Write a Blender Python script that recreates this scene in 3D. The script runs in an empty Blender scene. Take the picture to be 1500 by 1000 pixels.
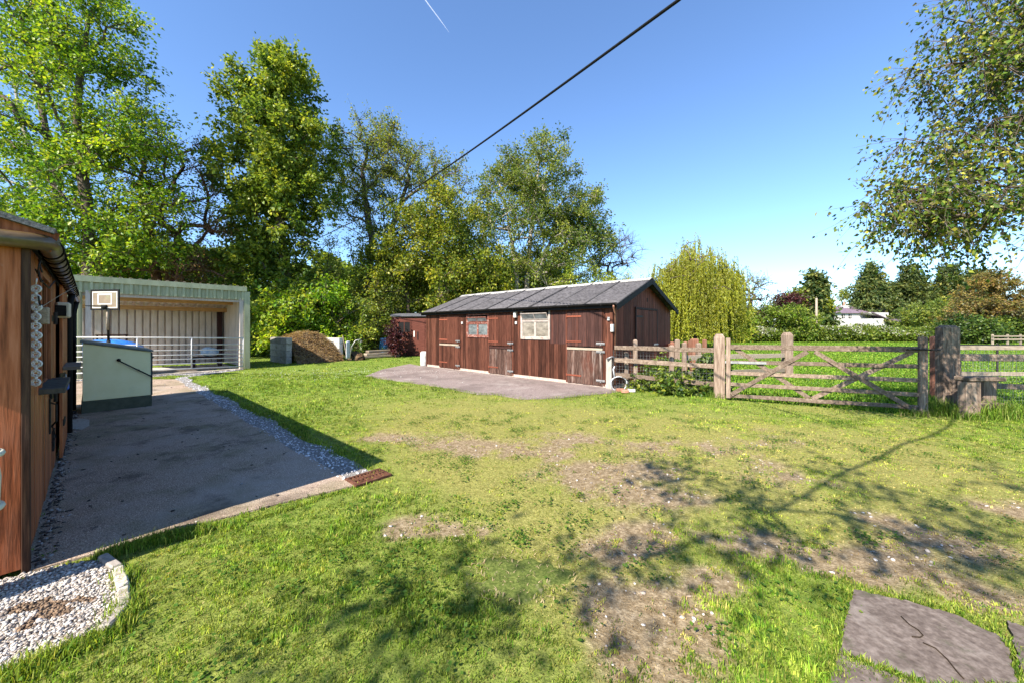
import bpy, bmesh, math, random
import numpy as np
from mathutils import Vector, Matrix
random.seed(7)
sc = bpy.context.scene
C = sc.collection
R = math.radians
# ---------------------------------------------------------------- survey (how the place was measured)
FX, HX, HY, CAM_H = 540.0, 750.0, 481.0, 1.6
def gnd(px, py):
    z = CAM_H*FX/(py-HY)
    return ((px-HX)/FX*z, z)
def at(px, py, Y):
    return ((px-HX)/FX*Y, Y, CAM_H+(HY-py)/FX*Y)
class Frame:                       # a vertical wall plane: origin o, direction dx along the wall
    def __init__(s, o, ang):
        s.o = o; s.ang = ang; s.dx = (math.cos(ang), math.sin(ang))
    def uz(s, px, py):
        a = (px-HX)/FX
        u = (a*s.o[1]-s.o[0])/(s.dx[0]-a*s.dx[1])
        return u, CAM_H+(HY-py)/FX*(s.o[1]+u*s.dx[1])
    def w(s, u, v, z=0):           # local -> world (v = into the building)
        return (s.o[0]+u*s.dx[0]-v*s.dx[1], s.o[1]+u*s.dx[1]+v*s.dx[0], z)
# ---------------------------------------------------------------- numpy noise
def _h(i, j, s):
    v = np.sin(i*127.1+j*311.7+s*74.7)*43758.5453
    return v-np.floor(v)
def vn(x, y, s=0):
    i = np.floor(x); j = np.floor(y); f = x-i; g = y-j
    f = f*f*(3-2*f); g = g*g*(3-2*g)
    return (_h(i,j,s)*(1-f)+_h(i+1,j,s)*f)*(1-g)+(_h(i,j+1,s)*(1-f)+_h(i+1,j+1,s)*f)*g
def fbm(x, y, s=0, o=4):
    t = 0; a = .5
    for k in range(o):
        t = t+a*vn(x*2**k, y*2**k, s+k*3.1); a *= .5
    return t/(1-.5**o)
def inpoly(x, y, P):
    r = np.zeros(x.shape, bool); n = len(P)
    for i in range(n):
        x0, y0 = P[i][:2]; x1, y1 = P[(i+1)%n][:2]
        if y0 == y1: continue
        c = ((y0 > y) != (y1 > y)) & (x < (x1-x0)*(y-y0)/(y1-y0)+x0)
        r ^= c
    return r
# ---------------------------------------------------------------- materials
def nd(nt, t, **k):
    n = nt.nodes.new(t)
    for a, b in k.items(): setattr(n, a, b)
    return n
def lk(nt, a, b): nt.links.new(a, b)
def c4(c): return (c[0], c[1], c[2], 1)
def newmat(name):
    m = bpy.data.materials.new(name); m.use_nodes = True
    nt = m.node_tree; nt.nodes.clear()
    out = nd(nt, 'ShaderNodeOutputMaterial'); b = nd(nt, 'ShaderNodeBsdfPrincipled')
    lk(nt, b.outputs[0], out.inputs[0])
    return m, nt, b, out
def mixc(nt, fac, a, b, mode='MIX'):
    m = nd(nt, 'ShaderNodeMix', data_type='RGBA', blend_type=mode)
    for s, v in ((m.inputs[0], fac), (m.inputs[6], a), (m.inputs[7], b)):
        if hasattr(v, 'links'): lk(nt, v, s)
        elif isinstance(v, (int, float)): s.default_value = v
        else: s.default_value = c4(v)
    return m.outputs[2]
def noise(nt, vec, scale=1, detail=4, rough=.55, dist=0):
    n = nd(nt, 'ShaderNodeTexNoise'); n.inputs['Scale'].default_value = scale
    n.inputs['Detail'].default_value = detail; n.inputs['Roughness'].default_value = rough
    n.inputs['Distortion'].default_value = dist; lk(nt, vec, n.inputs['Vector'])
    return n.outputs['Fac']
def ramp(nt, fac, stops):
    r = nd(nt, 'ShaderNodeValToRGB'); e = r.color_ramp.elements
    while len(e) < len(stops): e.new(.5)
    for q, (p, c) in zip(e, stops):
        q.position = p; q.color = c4(c) if not isinstance(c, (int, float)) else (c, c, c, 1)
    lk(nt, fac, r.inputs[0]); return r.outputs[0]
def mapv(nt, scale, coord='Object', loc=(0,0,0)):
    t = nd(nt, 'ShaderNodeTexCoord'); m = nd(nt, 'ShaderNodeMapping')
    m.inputs['Scale'].default_value = scale; m.inputs['Location'].default_value = loc
    lk(nt, t.outputs[coord], m.inputs[0]); return m.outputs[0]
def attr(nt, name):
    a = nd(nt, 'ShaderNodeAttribute'); a.attribute_name = name; return a
def M(name, cols, mp=(1,1,1), ns=6, rough=.75, bump=.25, bd=.01, tone=.5, blot=(), metal=0, spec=None, dist=0, detail=5):
    """general surface: stretched grain noise -> ramp, per-piece tone, blotches [(colour, scale3, lo, hi, amount)]"""
    m, nt, b, out = newmat(name)
    v = mapv(nt, mp); n = noise(nt, v, ns, detail, .6, dist)
    k = len(cols); col = ramp(nt, n, [(.28+.44*i/max(1,k-1), c) for i, c in enumerate(cols)])
    if tone:
        a = attr(nt, 'tone'); mr = nd(nt, 'ShaderNodeMapRange'); mr.inputs[3].default_value = 1-tone; mr.inputs[4].default_value = 1+tone
        lk(nt, a.outputs['Fac'], mr.inputs[0])
        cb = nd(nt, 'ShaderNodeCombineColor')
        for i in range(3): lk(nt, mr.outputs[0], cb.inputs[i])
        col = mixc(nt, 1.0, col, cb.outputs[0], 'MULTIPLY')
    for i, (bc, bs, lo, hi, am) in enumerate(blot):
        bn = noise(nt, mapv(nt, bs, loc=(3.7*i+1.3, 5.1*i, 2.2*i)), 1, 6, .65)
        f = ramp(nt, bn, [(lo, 0), (hi, am)])
        col = mixc(nt, f, col, bc)
    lk(nt, col, b.inputs['Base Color'])
    b.inputs['Roughness'].default_value = rough; b.inputs['Metallic'].default_value = metal
    b.inputs['Specular IOR Level'].default_value = spec if spec is not None else (.35 if rough < .6 else .1)
    if bump:
        bp = nd(nt, 'ShaderNodeBump'); bp.inputs['Strength'].default_value = bump; bp.inputs['Distance'].default_value = bd
        lk(nt, n, bp.inputs['Height']); lk(nt, bp.outputs[0], b.inputs['Normal'])
    return m
def Mleaf(name, transl=.35, rough=.5, spec=.25):
    m, nt, b, out = newmat(name)
    a = attr(nt, 'tint')
    lk(nt, a.outputs['Color'], b.inputs['Base Color']); b.inputs['Roughness'].default_value = rough
    b.inputs['Specular IOR Level'].default_value = spec
    t = nd(nt, 'ShaderNodeBsdfTranslucent')
    g = mixc(nt, 1.0, a.outputs['Color'], (1.25, 1.15, .55), 'MULTIPLY'); lk(nt, g, t.inputs[0])
    mx = nd(nt, 'ShaderNodeMixShader'); mx.inputs[0].default_value = transl
    lk(nt, b.outputs[0], mx.inputs[1]); lk(nt, t.outputs[0], mx.inputs[2]); lk(nt, mx.outputs[0], out.inputs[0])
    return m
# ---------------------------------------------------------------- mesh builder
class MB:
    def __init__(s): s.v = []; s.f = []; s.t = []
    def add(s, vs, fs, tone=None):
        k = len(s.v); t = random.random() if tone is None else tone
        s.v += [tuple(v) for v in vs]; s.t += [t]*len(vs); s.f += [tuple(i+k for i in f) for f in fs]; return s
    BF = [(0,3,2,1),(4,5,6,7),(0,1,5,4),(1,2,6,5),(2,3,7,6),(3,0,4,7)]
    def box(s, x0, x1, y0, y1, z0, z1, tone=None, m=None):
        vs = [(x0,y0,z0),(x1,y0,z0),(x1,y1,z0),(x0,y1,z0),(x0,y0,z1),(x1,y0,z1),(x1,y1,z1),(x0,y1,z1)]
        if m is not None: vs = [m @ Vector(v) for v in vs]
        return s.add(vs, s.BF, tone)
    def bar(s, p, q, w, h, tone=None, up=(0,0,1), cut=1, wob=0):
        p = Vector(p); q = Vector(q); d = (q-p).normalized(); up = Vector(up)
        sd = d.cross(up)
        if sd.length < 1e-4: sd = d.cross(Vector((1,0,0)))
        sd.normalize(); u = sd.cross(d).normalized()
        vs = []; fs = []
        for i in range(cut+1):
            c = p+(q-p)*(i/cut)
            if 0 < i < cut and wob: c = c+sd*random.uniform(-wob, wob)+u*random.uniform(-wob, wob)
            k = 1+(random.uniform(-.06, .06) if wob else 0)
            vs += [c-sd*w/2*k-u*h/2*k, c+sd*w/2*k-u*h/2*k, c+sd*w/2*k+u*h/2*k, c-sd*w/2*k+u*h/2*k]
        for i in range(cut):
            a = 4*i
            for j in range(4): fs.append((a+j, a+(j+1)%4, a+4+(j+1)%4, a+4+j))
        fs += [(3,2,1,0), (4*cut, 4*cut+1, 4*cut+2, 4*cut+3)]
        return s.add(vs, fs, tone)
    def tube(s, pts, r, n=8, tone=None, cap=True):
        pts = [Vector(p) for p in pts]; m = len(pts); rs = r if isinstance(r, (list, tuple)) else [r]*m
        vs = []; fs = []; ref = None
        for i, p in enumerate(pts):
            d = (pts[min(i+1,m-1)]-pts[max(i-1,0)]).normalized()
            if ref is None or abs(ref.dot(d)) > .95:
                ref = Vector((0,0,1)) if abs(d.z) < .9 else Vector((1,0,0))
            a = d.cross(ref).normalized(); b = a.cross(d).normalized(); ref = b
            vs += [p+(a*math.cos(2*math.pi*k/n)+b*math.sin(2*math.pi*k/n))*rs[i] for k in range(n)]
        for i in range(m-1):
            for k in range(n):
                fs.append((i*n+k, i*n+(k+1)%n, (i+1)*n+(k+1)%n, (i+1)*n+k))
        if cap: fs += [tuple(range(n))[::-1], tuple((m-1)*n+k for k in range(n))]
        return s.add(vs, fs, tone)
    def lathe(s, prof, c=(0,0,0), n=20, tone=None):
        vs = []; fs = []; m = len(prof)
        for r, z in prof: vs += [(c[0]+r*math.cos(2*math.pi*k/n), c[1]+r*math.sin(2*math.pi*k/n), c[2]+z) for k in range(n)]
        for i in range(m-1):
            for k in range(n): fs.append((i*n+k, i*n+(k+1)%n, (i+1)*n+(k+1)%n, (i+1)*n+k))
        fs += [tuple(range(n))[::-1], tuple((m-1)*n+k for k in range(n))]
        return s.add(vs, fs, tone)
    def prism(s, poly, a, b, ax='y', tone=None):          # polygon in the other two axes, extruded a..b along ax
        f = {'y': lambda p, t: (p[0], t, p[1]), 'x': lambda p, t: (t, p[0], p[1]), 'z': lambda p, t: (p[0], p[1], t)}[ax]
        n = len(poly); vs = [f(p, a) for p in poly]+[f(p, b) for p in poly]
        fs = [tuple(range(n)), tuple(range(2*n-1, n-1, -1))]+[(i, i+n, (i+1)%n+n, (i+1)%n) for i in range(n)]
        return s.add(vs, fs, tone)
    def grid(s, nx, ny, fn, tone=None):
        vs = [fn(i/nx, j/ny) for j in range(ny+1) for i in range(nx+1)]
        fs = [(j*(nx+1)+i, j*(nx+1)+i+1, (j+1)*(nx+1)+i+1, (j+1)*(nx+1)+i) for j in range(ny) for i in range(nx)]
        return s.add(vs, fs, tone)
    def build(s, name, mat, parent=None, bevel=0, smooth=False, solid=0, recalc=True, label=None):
        me = bpy.data.meshes.new(name); me.from_pydata(s.v, [], s.f)
        if recalc and not solid:
            bm = bmesh.new(); bm.from_mesh(me); bmesh.ops.recalc_face_normals(bm, faces=bm.faces); bm.to_mesh(me); bm.free()
        a = me.attributes.new('tone', 'FLOAT', 'POINT'); a.data.foreach_set('value', s.t)
        me.materials.append(mat)
        if smooth: me.polygons.foreach_set('use_smooth', [True]*len(me.polygons))
        me.update()
        o = bpy.data.objects.new(name, me); C.objects.link(o)
        if parent is not None: o.parent = parent
        if bevel:
            b = o.modifiers.new('b', 'BEVEL'); b.width = bevel; b.segments = 1; b.limit_method = 'ANGLE'
        if solid:
            b = o.modifiers.new('s', 'SOLIDIFY'); b.thickness = solid; b.offset = 0
        if label: o['label'] = label
        return o
def npmesh(name, V, F, mat, parent=None, tint=None, smooth=False, floats=None):
    """big mesh from numpy; F is a list of (n,k) index arrays"""
    me = bpy.data.meshes.new(name); V = np.asarray(V, np.float32).reshape(-1, 3)
    me.vertices.add(len(V)); me.vertices.foreach_set('co', V.ravel())
    idx = np.concatenate([f.ravel() for f in F]); tot = np.concatenate([np.full(len(f), f.shape[1]) for f in F])
    st = np.concatenate([[0], np.cumsum(tot)[:-1]])
    me.loops.add(len(idx)); me.loops.foreach_set('vertex_index', idx.astype(np.int32))
    me.polygons.add(len(tot)); me.polygons.foreach_set('loop_start', st.astype(np.int32))
    if smooth: me.polygons.foreach_set('use_smooth', np.ones(len(tot), bool))
    me.update(calc_edges=True)
    if tint is not None:
        a = me.attributes.new('tint', 'FLOAT_COLOR', 'POINT')
        a.data.foreach_set('color', np.concatenate([tint, np.ones((len(tint), 1))], 1).astype(np.float32).ravel())
    for k, v in (floats or {}).items():
        a = me.attributes.new(k, 'FLOAT', 'POINT'); a.data.foreach_set('value', np.asarray(v, np.float32))
    me.materials.append(mat)
    o = bpy.data.objects.new(name, me); C.objects.link(o)
    if parent is not None: o.parent = parent
    return o
def tag(o, label, cat, group=None, kind=None):
    o['label'] = label; o['category'] = cat
    if group: o['group'] = group
    if kind: o['kind'] = kind
    return o
def thing(name, label, cat, loc=(0,0,0), rz=0, group=None):
    o = bpy.data.objects.new(name, None); C.objects.link(o)
    o.location = loc[:3]; o.rotation_euler = (0, 0, rz); o.empty_display_size = .2
    return tag(o, label, cat, group)
def dup(root, loc, rz, label, group=None):
    r = root.copy(); C.objects.link(r); r.location = loc; r.rotation_euler = (0, 0, rz); r['label'] = label
    if group: r['group'] = group
    for ch in list(root.children):
        c = ch.copy(); C.objects.link(c); c.parent = r
        for g in ch.children:
            d = g.copy(); C.objects.link(d); d.parent = c
    return r
# ---------------------------------------------------------------- camera, sun, sky
cam = bpy.data.cameras.new('camera'); co = bpy.data.objects.new('camera', cam); C.objects.link(co)
co.location = (0, 0, CAM_H); co.rotation_euler = (R(90), 0, 0)
cam.sensor_width = 36; cam.lens = FX/1500*36; cam.shift_y = -(500-HY)/1500; cam.clip_end = 3000; cam.clip_start = .05
sc.camera = co
SUN = (-.60, -.80); EL = R(42)
sd = Vector((SUN[0]*math.cos(EL), SUN[1]*math.cos(EL), math.sin(EL)))
sl = bpy.data.lights.new('sun', 'SUN'); so = bpy.data.objects.new('sun', sl); C.objects.link(so)
sl.energy = 4.2; sl.angle = R(.5); sl.color = (1, .93, .82)
so.rotation_euler = sd.to_track_quat('Z', 'Y').to_euler(); so.location = (-20, -20, 30)
w = bpy.data.worlds.new('World'); sc.world = w; w.use_nodes = True
nt = w.node_tree; bg = nt.nodes['Background']
sky = nd(nt, 'ShaderNodeTexSky', sky_type='NISHITA'); sky.sun_disc = False
sky.sun_elevation = EL; sky.sun_rotation = math.atan2(SUN[0], SUN[1])
sky.altitude = 2600; sky.air_density = 1.3; sky.dust_density = .1; sky.ozone_density = 6.5
lk(nt, sky.outputs[0], bg.inputs[0]); bg.inputs[1].default_value = .098
vs = sc.view_settings; vs.view_transform = 'Standard'; vs.look = 'None'; vs.gamma = 1; vs.exposure = 1.68; vs.use_curve_mapping = False
cy = sc.cycles; cy.max_bounces = 7; cy.diffuse_bounces = 4; cy.glossy_bounces = 3; cy.transmission_bounces = 6; cy.transparent_max_bounces = 6
cy.use_denoising = True; cy.caustics_reflective = False; cy.caustics_refractive = False; cy.sample_clamp_indirect = 6
# ================================================================ the setting
LC = (-3.19, 2.41)                                  # near corner of the left stable block
LD = (-.752, .659); LN = (.659, .752)               # along its front, and out of its front
def lp(d, n): return (LC[0]+d*LD[0]+n*LN[0], LC[1]+d*LD[1]+n*LN[1])
FA = (2.67, 9.82)                                   # near right corner of the main stable
SF = Frame((-3.60, 15.57), math.atan2(-.676, .737)); SL = 8.51
# --- outlines on the ground
path_poly = [lp(-.02,.0), lp(-.05,.3), lp(-.07,.7), lp(-.15,1.2), lp(-.24,1.7), lp(-.33,2.06)]+[lp(t, 2.05+.03*math.sin(t*3.1)+.02*math.sin(t*7)) for t in np.linspace(.1, 11.7, 28)]+[lp(12.0,1.7), lp(12.3,1.2), lp(13.2,1.1), lp(13.3,-.8), lp(7.7,-.8), lp(7.7,.0)]
strip_poly = [lp(t, 2.02) for t in np.linspace(-.1, 11.7, 12)]+[lp(12.1,2.1), lp(12.5,2.6), lp(12.95,2.3), lp(13.1, 1.0), lp(13.2,-1.2), lp(13.75,-1.2), lp(13.75, 4.25), lp(13.35, 4.2), lp(12.9,3.5), lp(12.5, 3.0)]+[lp(t, 2.33+.05*math.sin(t*2.3)+.04*math.sin(t*5.7+1)) for t in np.linspace(12.0, -.1, 30)]
near_gravel = [lp(-.03,-.4), lp(-.04,.0), gnd(95,830), gnd(151,822), gnd(170,850), gnd(172,895), gnd(140,926), gnd(60,962), gnd(0,990), gnd(-200,1090), gnd(-420,1060), (-4.4, 1.2), lp(-.05,-1.6)]
yard_poly = [gnd(535,551), gnd(575,557), gnd(640,566), gnd(700,578), gnd(725,578), gnd(765,585), gnd(822,583), gnd(880,577), gnd(925,572), SF.w(8.6,.02), SF.w(8.6,.4), SF.w(-.1,.4), SF.w(-.3,-.1), gnd(600,533), gnd(560,541)]
slabs_px = [[(1251,868),(1330,884),(1400,905),(1464,936),(1478,955),(1492,1003),(1370,1008),(1300,982),(1232,958),(1240,915)],
            [(1228,962),(1300,990),(1338,1004),(1352,1075),(1190,1080),(1215,1010)],
            [(1476,914),(1500,922),(1580,962),(1570,1030),(1512,1010),(1490,962)]]
def chip(P, k=9, amp=.010):
    rr = random.Random(5); o = []
    for a, b in zip(P, P[1:]+P[:1]):
        for i in range(k):
            t = i/k; o.append((a[0]+(b[0]-a[0])*t+rr.uniform(-amp, amp), a[1]+(b[1]-a[1])*t+rr.uniform(-amp, amp)))
    return o
slab_polys = [chip([gnd(*p) for p in s]) for s in slabs_px]
moss_c = gnd(762, 842)
fence_line = [(2.75, 9.85), (4.8, 8.45), (7.6, 6.72), (8.4, 6.95), (9.0, 6.7), (22, 6.4)]
lawn_poly = [(-18,.3), (16,.3), (22, 6.3)]+fence_line[::-1]+[SF.w(SL,1), SF.w(SL,4), SF.w(0,4), (-3.5, 24), (-18, 24)]
# --- ground masks (wear, dryness): worn tracks and bare patches of the lawn
bare = [(640,770,.30),(590,775,.2),(690,785,.22),(835,690,.4),(880,715,.45),(930,690,.4),(990,650,.55),(1060,668,.4),(925,880,.26),(985,925,.26),(900,800,.25),(1010,730,.3),(1090,790,.26),(1160,800,.26),(1200,835,.26),(1330,850,.3),(1270,820,.25),(1400,800,.3),(1440,870,.25),(1470,740,.35),(780,660,.4),(700,655,.4),(640,640,.5),(1130,690,.35),(1200,705,.3),(960,980,.22),(1060,960,.16),(560,640,.35),(850,640,.5),(1290,760,.22),(1130,640,.5),(950,780,.25),(1050,850,.2)]
dry = [(800,640,1.6),(1000,640,1.6),(1150,660,1.4),(900,700,1.1),(1300,760,1.0),(640,620,1.3),(1400,840,.6),(950,900,.5),(850,790,.6),(700,680,.8),(1350,680,1.0),(1250,610,2.),(700,590,2.)]
def wear(x, y):
    d = 0*x; s = 0*x
    for px, py, r in bare:
        c = gnd(px, py); d = d+np.exp(-(((x-c[0])/(r*1.35))**2+((y-c[1])/(r*.8))**2))
    for px, py, r in dry:
        c = gnd(px, py); s = s+.8*np.exp(-(((x-c[0])/(r*1.2))**2+((y-c[1])/r)**2))
    n = fbm(x*2.2, y*2.2, 3, 5); n2 = fbm(x*9, y*9, 8, 3); n3 = fbm(x*.6, y*.6, 5, 4)
    n4 = fbm(x*4.5, y*4.5, 71, 3)
    d = np.clip((d*1.05+.25*np.clip(s,0,1))*(.1+1.4*n)*(.05+1.1*n2+.85*n4)-.50, 0, 1)*1.6
    d = np.clip(d, 0, .88)
    s = np.clip(s*1.1*(.25+1.1*n)+.9*(n3-.45), 0, 1)
    return d, s
def bumpz(x, y): return .010*(fbm(x*1.1, y*1.1, 2, 3)-.5)+.006*(fbm(x*6, y*6, 4, 2)-.5)
# --- far ground sheet to the horizon (the paddock and the land beyond)
m, nt_, b, out = newmat('field_grass')
v = mapv(nt_, (1,1,1)); n = noise(nt_, v, 2.2, 8, .7); n2 = noise(nt_, v, .12, 3, .5)
col = ramp(nt_, n, [(.3,(.055,.10,.016)),(.55,(.10,.17,.025)),(.75,(.16,.22,.04))])
col = mixc(nt_, ramp(nt_, n2, [(.42,0),(.6,.55)]), col, (.20,.23,.05)); lk(nt_, col, b.inputs['Base Color']); b.inputs['Roughness'].default_value = .9
FIELD = m
g = MB()
def gfn(s, t):
    a = (s-.5)*2; q = (t-.5)*2
    return (math.copysign(abs(a)**3, a)*900, math.copysign(abs(q)**3, q)*900, -.06)
g.grid(60, 60, gfn); tag(g.build('ground', FIELD), 'green paddock grass reaching back to the far hedge and beyond', 'ground', kind='structure')
# --- lawn
m, nt_, b, out = newmat('lawn_soil')
v = mapv(nt_, (1,1,1)); a1 = attr(nt_, 'dirt').outputs['Fac']; a2 = attr(nt_, 'dry').outputs['Fac']
n = noise(nt_, v, 9, 8, .7); n2 = noise(nt_, v, 55, 4, .7)
gr = ramp(nt_, n, [(.3,(.055,.095,.014)),(.5,(.135,.19,.028)),(.72,(.27,.31,.065))])
th = ramp(nt_, n2, [(.3,(.11,.10,.026)),(.5,(.32,.275,.085)),(.7,(.54,.46,.18))])
so_ = ramp(nt_, n2, [(.3,(.13,.085,.05)),(.5,(.36,.265,.17)),(.68,(.60,.48,.34))])
sb = ramp(nt_, n, [(.35,(.17,.12,.08)),(.65,(.36,.27,.19))])
so_ = mixc(nt_, .5, so_, sb); n3 = noise(nt_, v, 22, 6, .75); so_ = mixc(nt_, ramp(nt_, n3, [(.40,.0),(.60,.8)]), so_, (.13,.083,.045)); th = mixc(nt_, ramp(nt_, n3, [(.42,0),(.62,.75)]), th, (.10,.085,.022))
c1 = mixc(nt_, mixc(nt_, .72, (0,0,0), a2), gr, th); c1 = mixc(nt_, a1, c1, so_)
lk(nt_, c1, b.inputs['Base Color']); b.inputs['Roughness'].default_value = .95; b.inputs['Specular IOR Level'].default_value = .1
bp = nd(nt_, 'ShaderNodeBump'); bp.inputs['Strength'].default_value = .9; bp.inputs['Distance'].default_value = .02
lk(nt_, n2, bp.inputs['Height']); lk(nt_, bp.outputs[0], b.inputs['Normal'])
LAWN = m
def lawn_mesh(name, x0, x1, y0, y1, st):
    xs = np.arange(x0, x1+st/2, st); ys = np.arange(y0, y1+st/2, st); X, Y = np.meshgrid(xs, ys)
    nx = len(xs); X = X.ravel(); Y = Y.ravel()
    d, s = wear(X, Y); Z = bumpz(X, Y)-.012*d
    i = (np.arange(len(ys)-1)[:,None]*nx+np.arange(nx-1)[None,:]).ravel()
    F = np.stack([i, i+1, i+nx+1, i+nx], 1)
    cx = X[F].mean(1); cyy = Y[F].mean(1); F = F[inpoly(cx, cyy, lawn_poly)]
    return npmesh(name, np.stack([X,Y,Z],1), [F], LAWN, smooth=True, floats={'dirt': d, 'dry': s})
tag(lawn_mesh('lawn', -18, 22, .3, 24, .07), 'patchy yellow green lawn with bare worn soil in front of stables', 'lawn', kind='structure')
def sheet(name, poly, z, mat, thick=.0):
    bm = bmesh.new(); vsx = [bm.verts.new((p[0], p[1], z)) for p in poly]
    f = bm.faces.new(vsx); bm.normal_update()
    if f.normal.z < 0: f.normal_flip()
    if thick:
        r = bmesh.ops.extrude_face_region(bm, geom=[f]); vv = [e for e in r['geom'] if isinstance(e, bmesh.types.BMVert)]
        bmesh.ops.translate(bm, verts=vv, vec=(0,0,-thick)); bmesh.ops.recalc_face_normals(bm, faces=bm.faces)
    bmesh.ops.triangulate(bm, faces=bm.faces)
    me = bpy.data.meshes.new(name); bm.to_mesh(me); bm.free(); me.materials.append(mat)
    o = bpy.data.objects.new(name, me); C.objects.link(o); return o
ASPH = M('asphalt', [(.11,.078,.056),(.33,.24,.178),(.74,.60,.47)], ns=110, rough=.9, bump=1, bd=.012, tone=0, detail=3, spec=.05,
    blot=[((.16,.145,.075), (1.1,1.1,1), .46, .62, .6), ((.40,.33,.28), (.9,.9,1), .52, .68, .55), ((.07,.052,.043), (1.9,1.9,1), .54, .66, .6), ((.04,.035,.035), (3.5,3.5,1), .66, .72, .7)])
CONC = M('concrete', [(.105,.08,.072),(.21,.162,.147),(.32,.26,.238)], ns=40, rough=.9, bump=.6, bd=.006, tone=0, detail=6, spec=.2,
    blot=[((.11,.085,.075), (.8,.8,1), .48, .62, .6), ((.33,.29,.26), (1.7,1.7,1), .52, .7, .6), ((.08,.062,.052), (4,4,1), .58, .68, .6)])
SLAB = M('slab_concrete', [(.07,.052,.043),(.125,.098,.082),(.21,.17,.145)], ns=30, rough=.9, bump=.7, bd=.006, tone=0, detail=8, spec=.2,
    blot=[((.06,.045,.036), (3,3,1), .5, .66, .7), ((.26,.22,.19), (5,5,1), .55, .7, .6), ((.05,.055,.025), (8,8,1), .58, .68, .6)])
tag(sheet('path', path_poly, .016, ASPH, .06), 'dark grey asphalt path alongside the red brown timber block', 'path', kind='structure')
tag(sheet('yard', yard_poly, .018, CONC, .08), 'pinkish concrete apron in front of the long stable', 'yard', kind='structure')
STONEBED = M('gravel_bed', [(.10,.09,.08),(.22,.2,.18),(.45,.42,.4)], ns=60, rough=.95, bump=1, bd=.02, tone=0)
tag(sheet('gravel_bed', strip_poly, .008, STONEBED), 'grit under the pale gravel strip beside the path', 'gravel', kind='structure')
tag(sheet('gravel_bed', near_gravel, .012, STONEBED), 'grit under the white pebbles at the near corner', 'gravel', kind='structure')
SLN = [('large weathered paving slab with dark cracks set in the grass', 1), ('grey paving slab corner at the bottom edge, below the large cracked slab', 1), ('pale paving slab at the right edge beside the large slab', 1)]
for (lb, _), P in zip(SLN, slab_polys):
    o = sheet('paving_slab', P, .02, SLAB, .06); tag(o, lb, 'paving slab')
# cracks and twigs on the big slab
TWIG = M('dark_twig', [(.02,.014,.01),(.05,.035,.02)], ns=30, tone=.2)
def px_tube(pts, r, z): return [(*gnd(*p), z) for p in pts]
for pts, lb in (([(1320,908),(1332,920),(1345,928),(1352,936),(1348,939),(1336,938)], 'curled dark twig lying on the large paving slab'), ([(1352,947),(1370,955),(1388,972),(1402,990),(1412,1001)], 'long dark twig lying along the large paving slab')):
    tag(MB().tube(px_tube(pts, 0, .023), .0028, 5).build('twig', TWIG, smooth=True), lb, 'twig')
# concrete patch by the stable doors
P = [(100,622),(104,616),(118,614),(131,616),(131,625),(120,631),(104,630)]
tag(sheet('concrete_patch', [gnd(*p) for p in P], .024, M('pale_concrete', [(.25,.23,.19),(.42,.39,.33)], ns=30, tone=0, bump=.5)), 'pale round edged concrete patch by the timber wall', 'concrete patch', kind='structure')
# kerb stones
KERB = M('kerb_stone', [(.20,.17,.14),(.36,.31,.27),(.45,.41,.36)], ns=25, tone=.25, bump=.7, blot=[((.10,.12,.05),(9,9,9),.55,.7,.6)])
kp = [(150,820),(173,838),(181,868),(181,896),(150,930)]
kl = ['mossy edging stone nearest the path', 'short edging stone, second from the path', 'tan edging stone, third from the path', 'broken edging stone at the gravel end']
for i in range(4):
    a = gnd(*kp[i]); b_ = gnd(*kp[i+1]); d = Vector((b_[0]-a[0], b_[1]-a[1], 0)); 
    o = MB().bar((a[0]+d.x*.03, a[1]+d.y*.03, .01), (b_[0]-d.x*.03, b_[1]-d.y*.03, .01), .055, .08, cut=3, wob=.004).build('kerb_stone', KERB, bevel=.008)
    tag(o, kl[i]+' by the white pebbles', 'kerb stone', 'kerb stones round the white pebbles')
# drain grate at the end of the gravel strip
RUST = M('rust', [(.035,.018,.012),(.09,.038,.024),(.17,.08,.05)], ns=30, rough=.85, bump=.5, tone=.2)
gr_ = thing('drain_grate', 'rusty iron drain grate at the end of the gravel strip', 'drain grate', (*lp(-.24, 2.24), .003), math.atan2(LN[1], LN[0]))
q = MB()
for k in range(9): q.box(-.17+k*.0385, -.155+k*.0385, -.10, .10, 0, .022)
q.build('bars', RUST, gr_)
q = MB(); q.box(-.2,.2,-.13,-.1,-.02,.026).box(-.2,.2,.1,.13,-.02,.026).box(-.2,-.17,-.1,.1,-.02,.026).box(.17,.2,-.1,.1,-.02,.026).box(-.17,.17,-.008,.008,0,.024)
q.build('frame', RUST, gr_, bevel=.003)
q = MB(); q.box(-.17,.17,-.1,.1,-.03,-.022); q.build('sump', M('black_hole', [(.01,.01,.01),(.02,.02,.02)], tone=0, bump=0), gr_)
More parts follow.
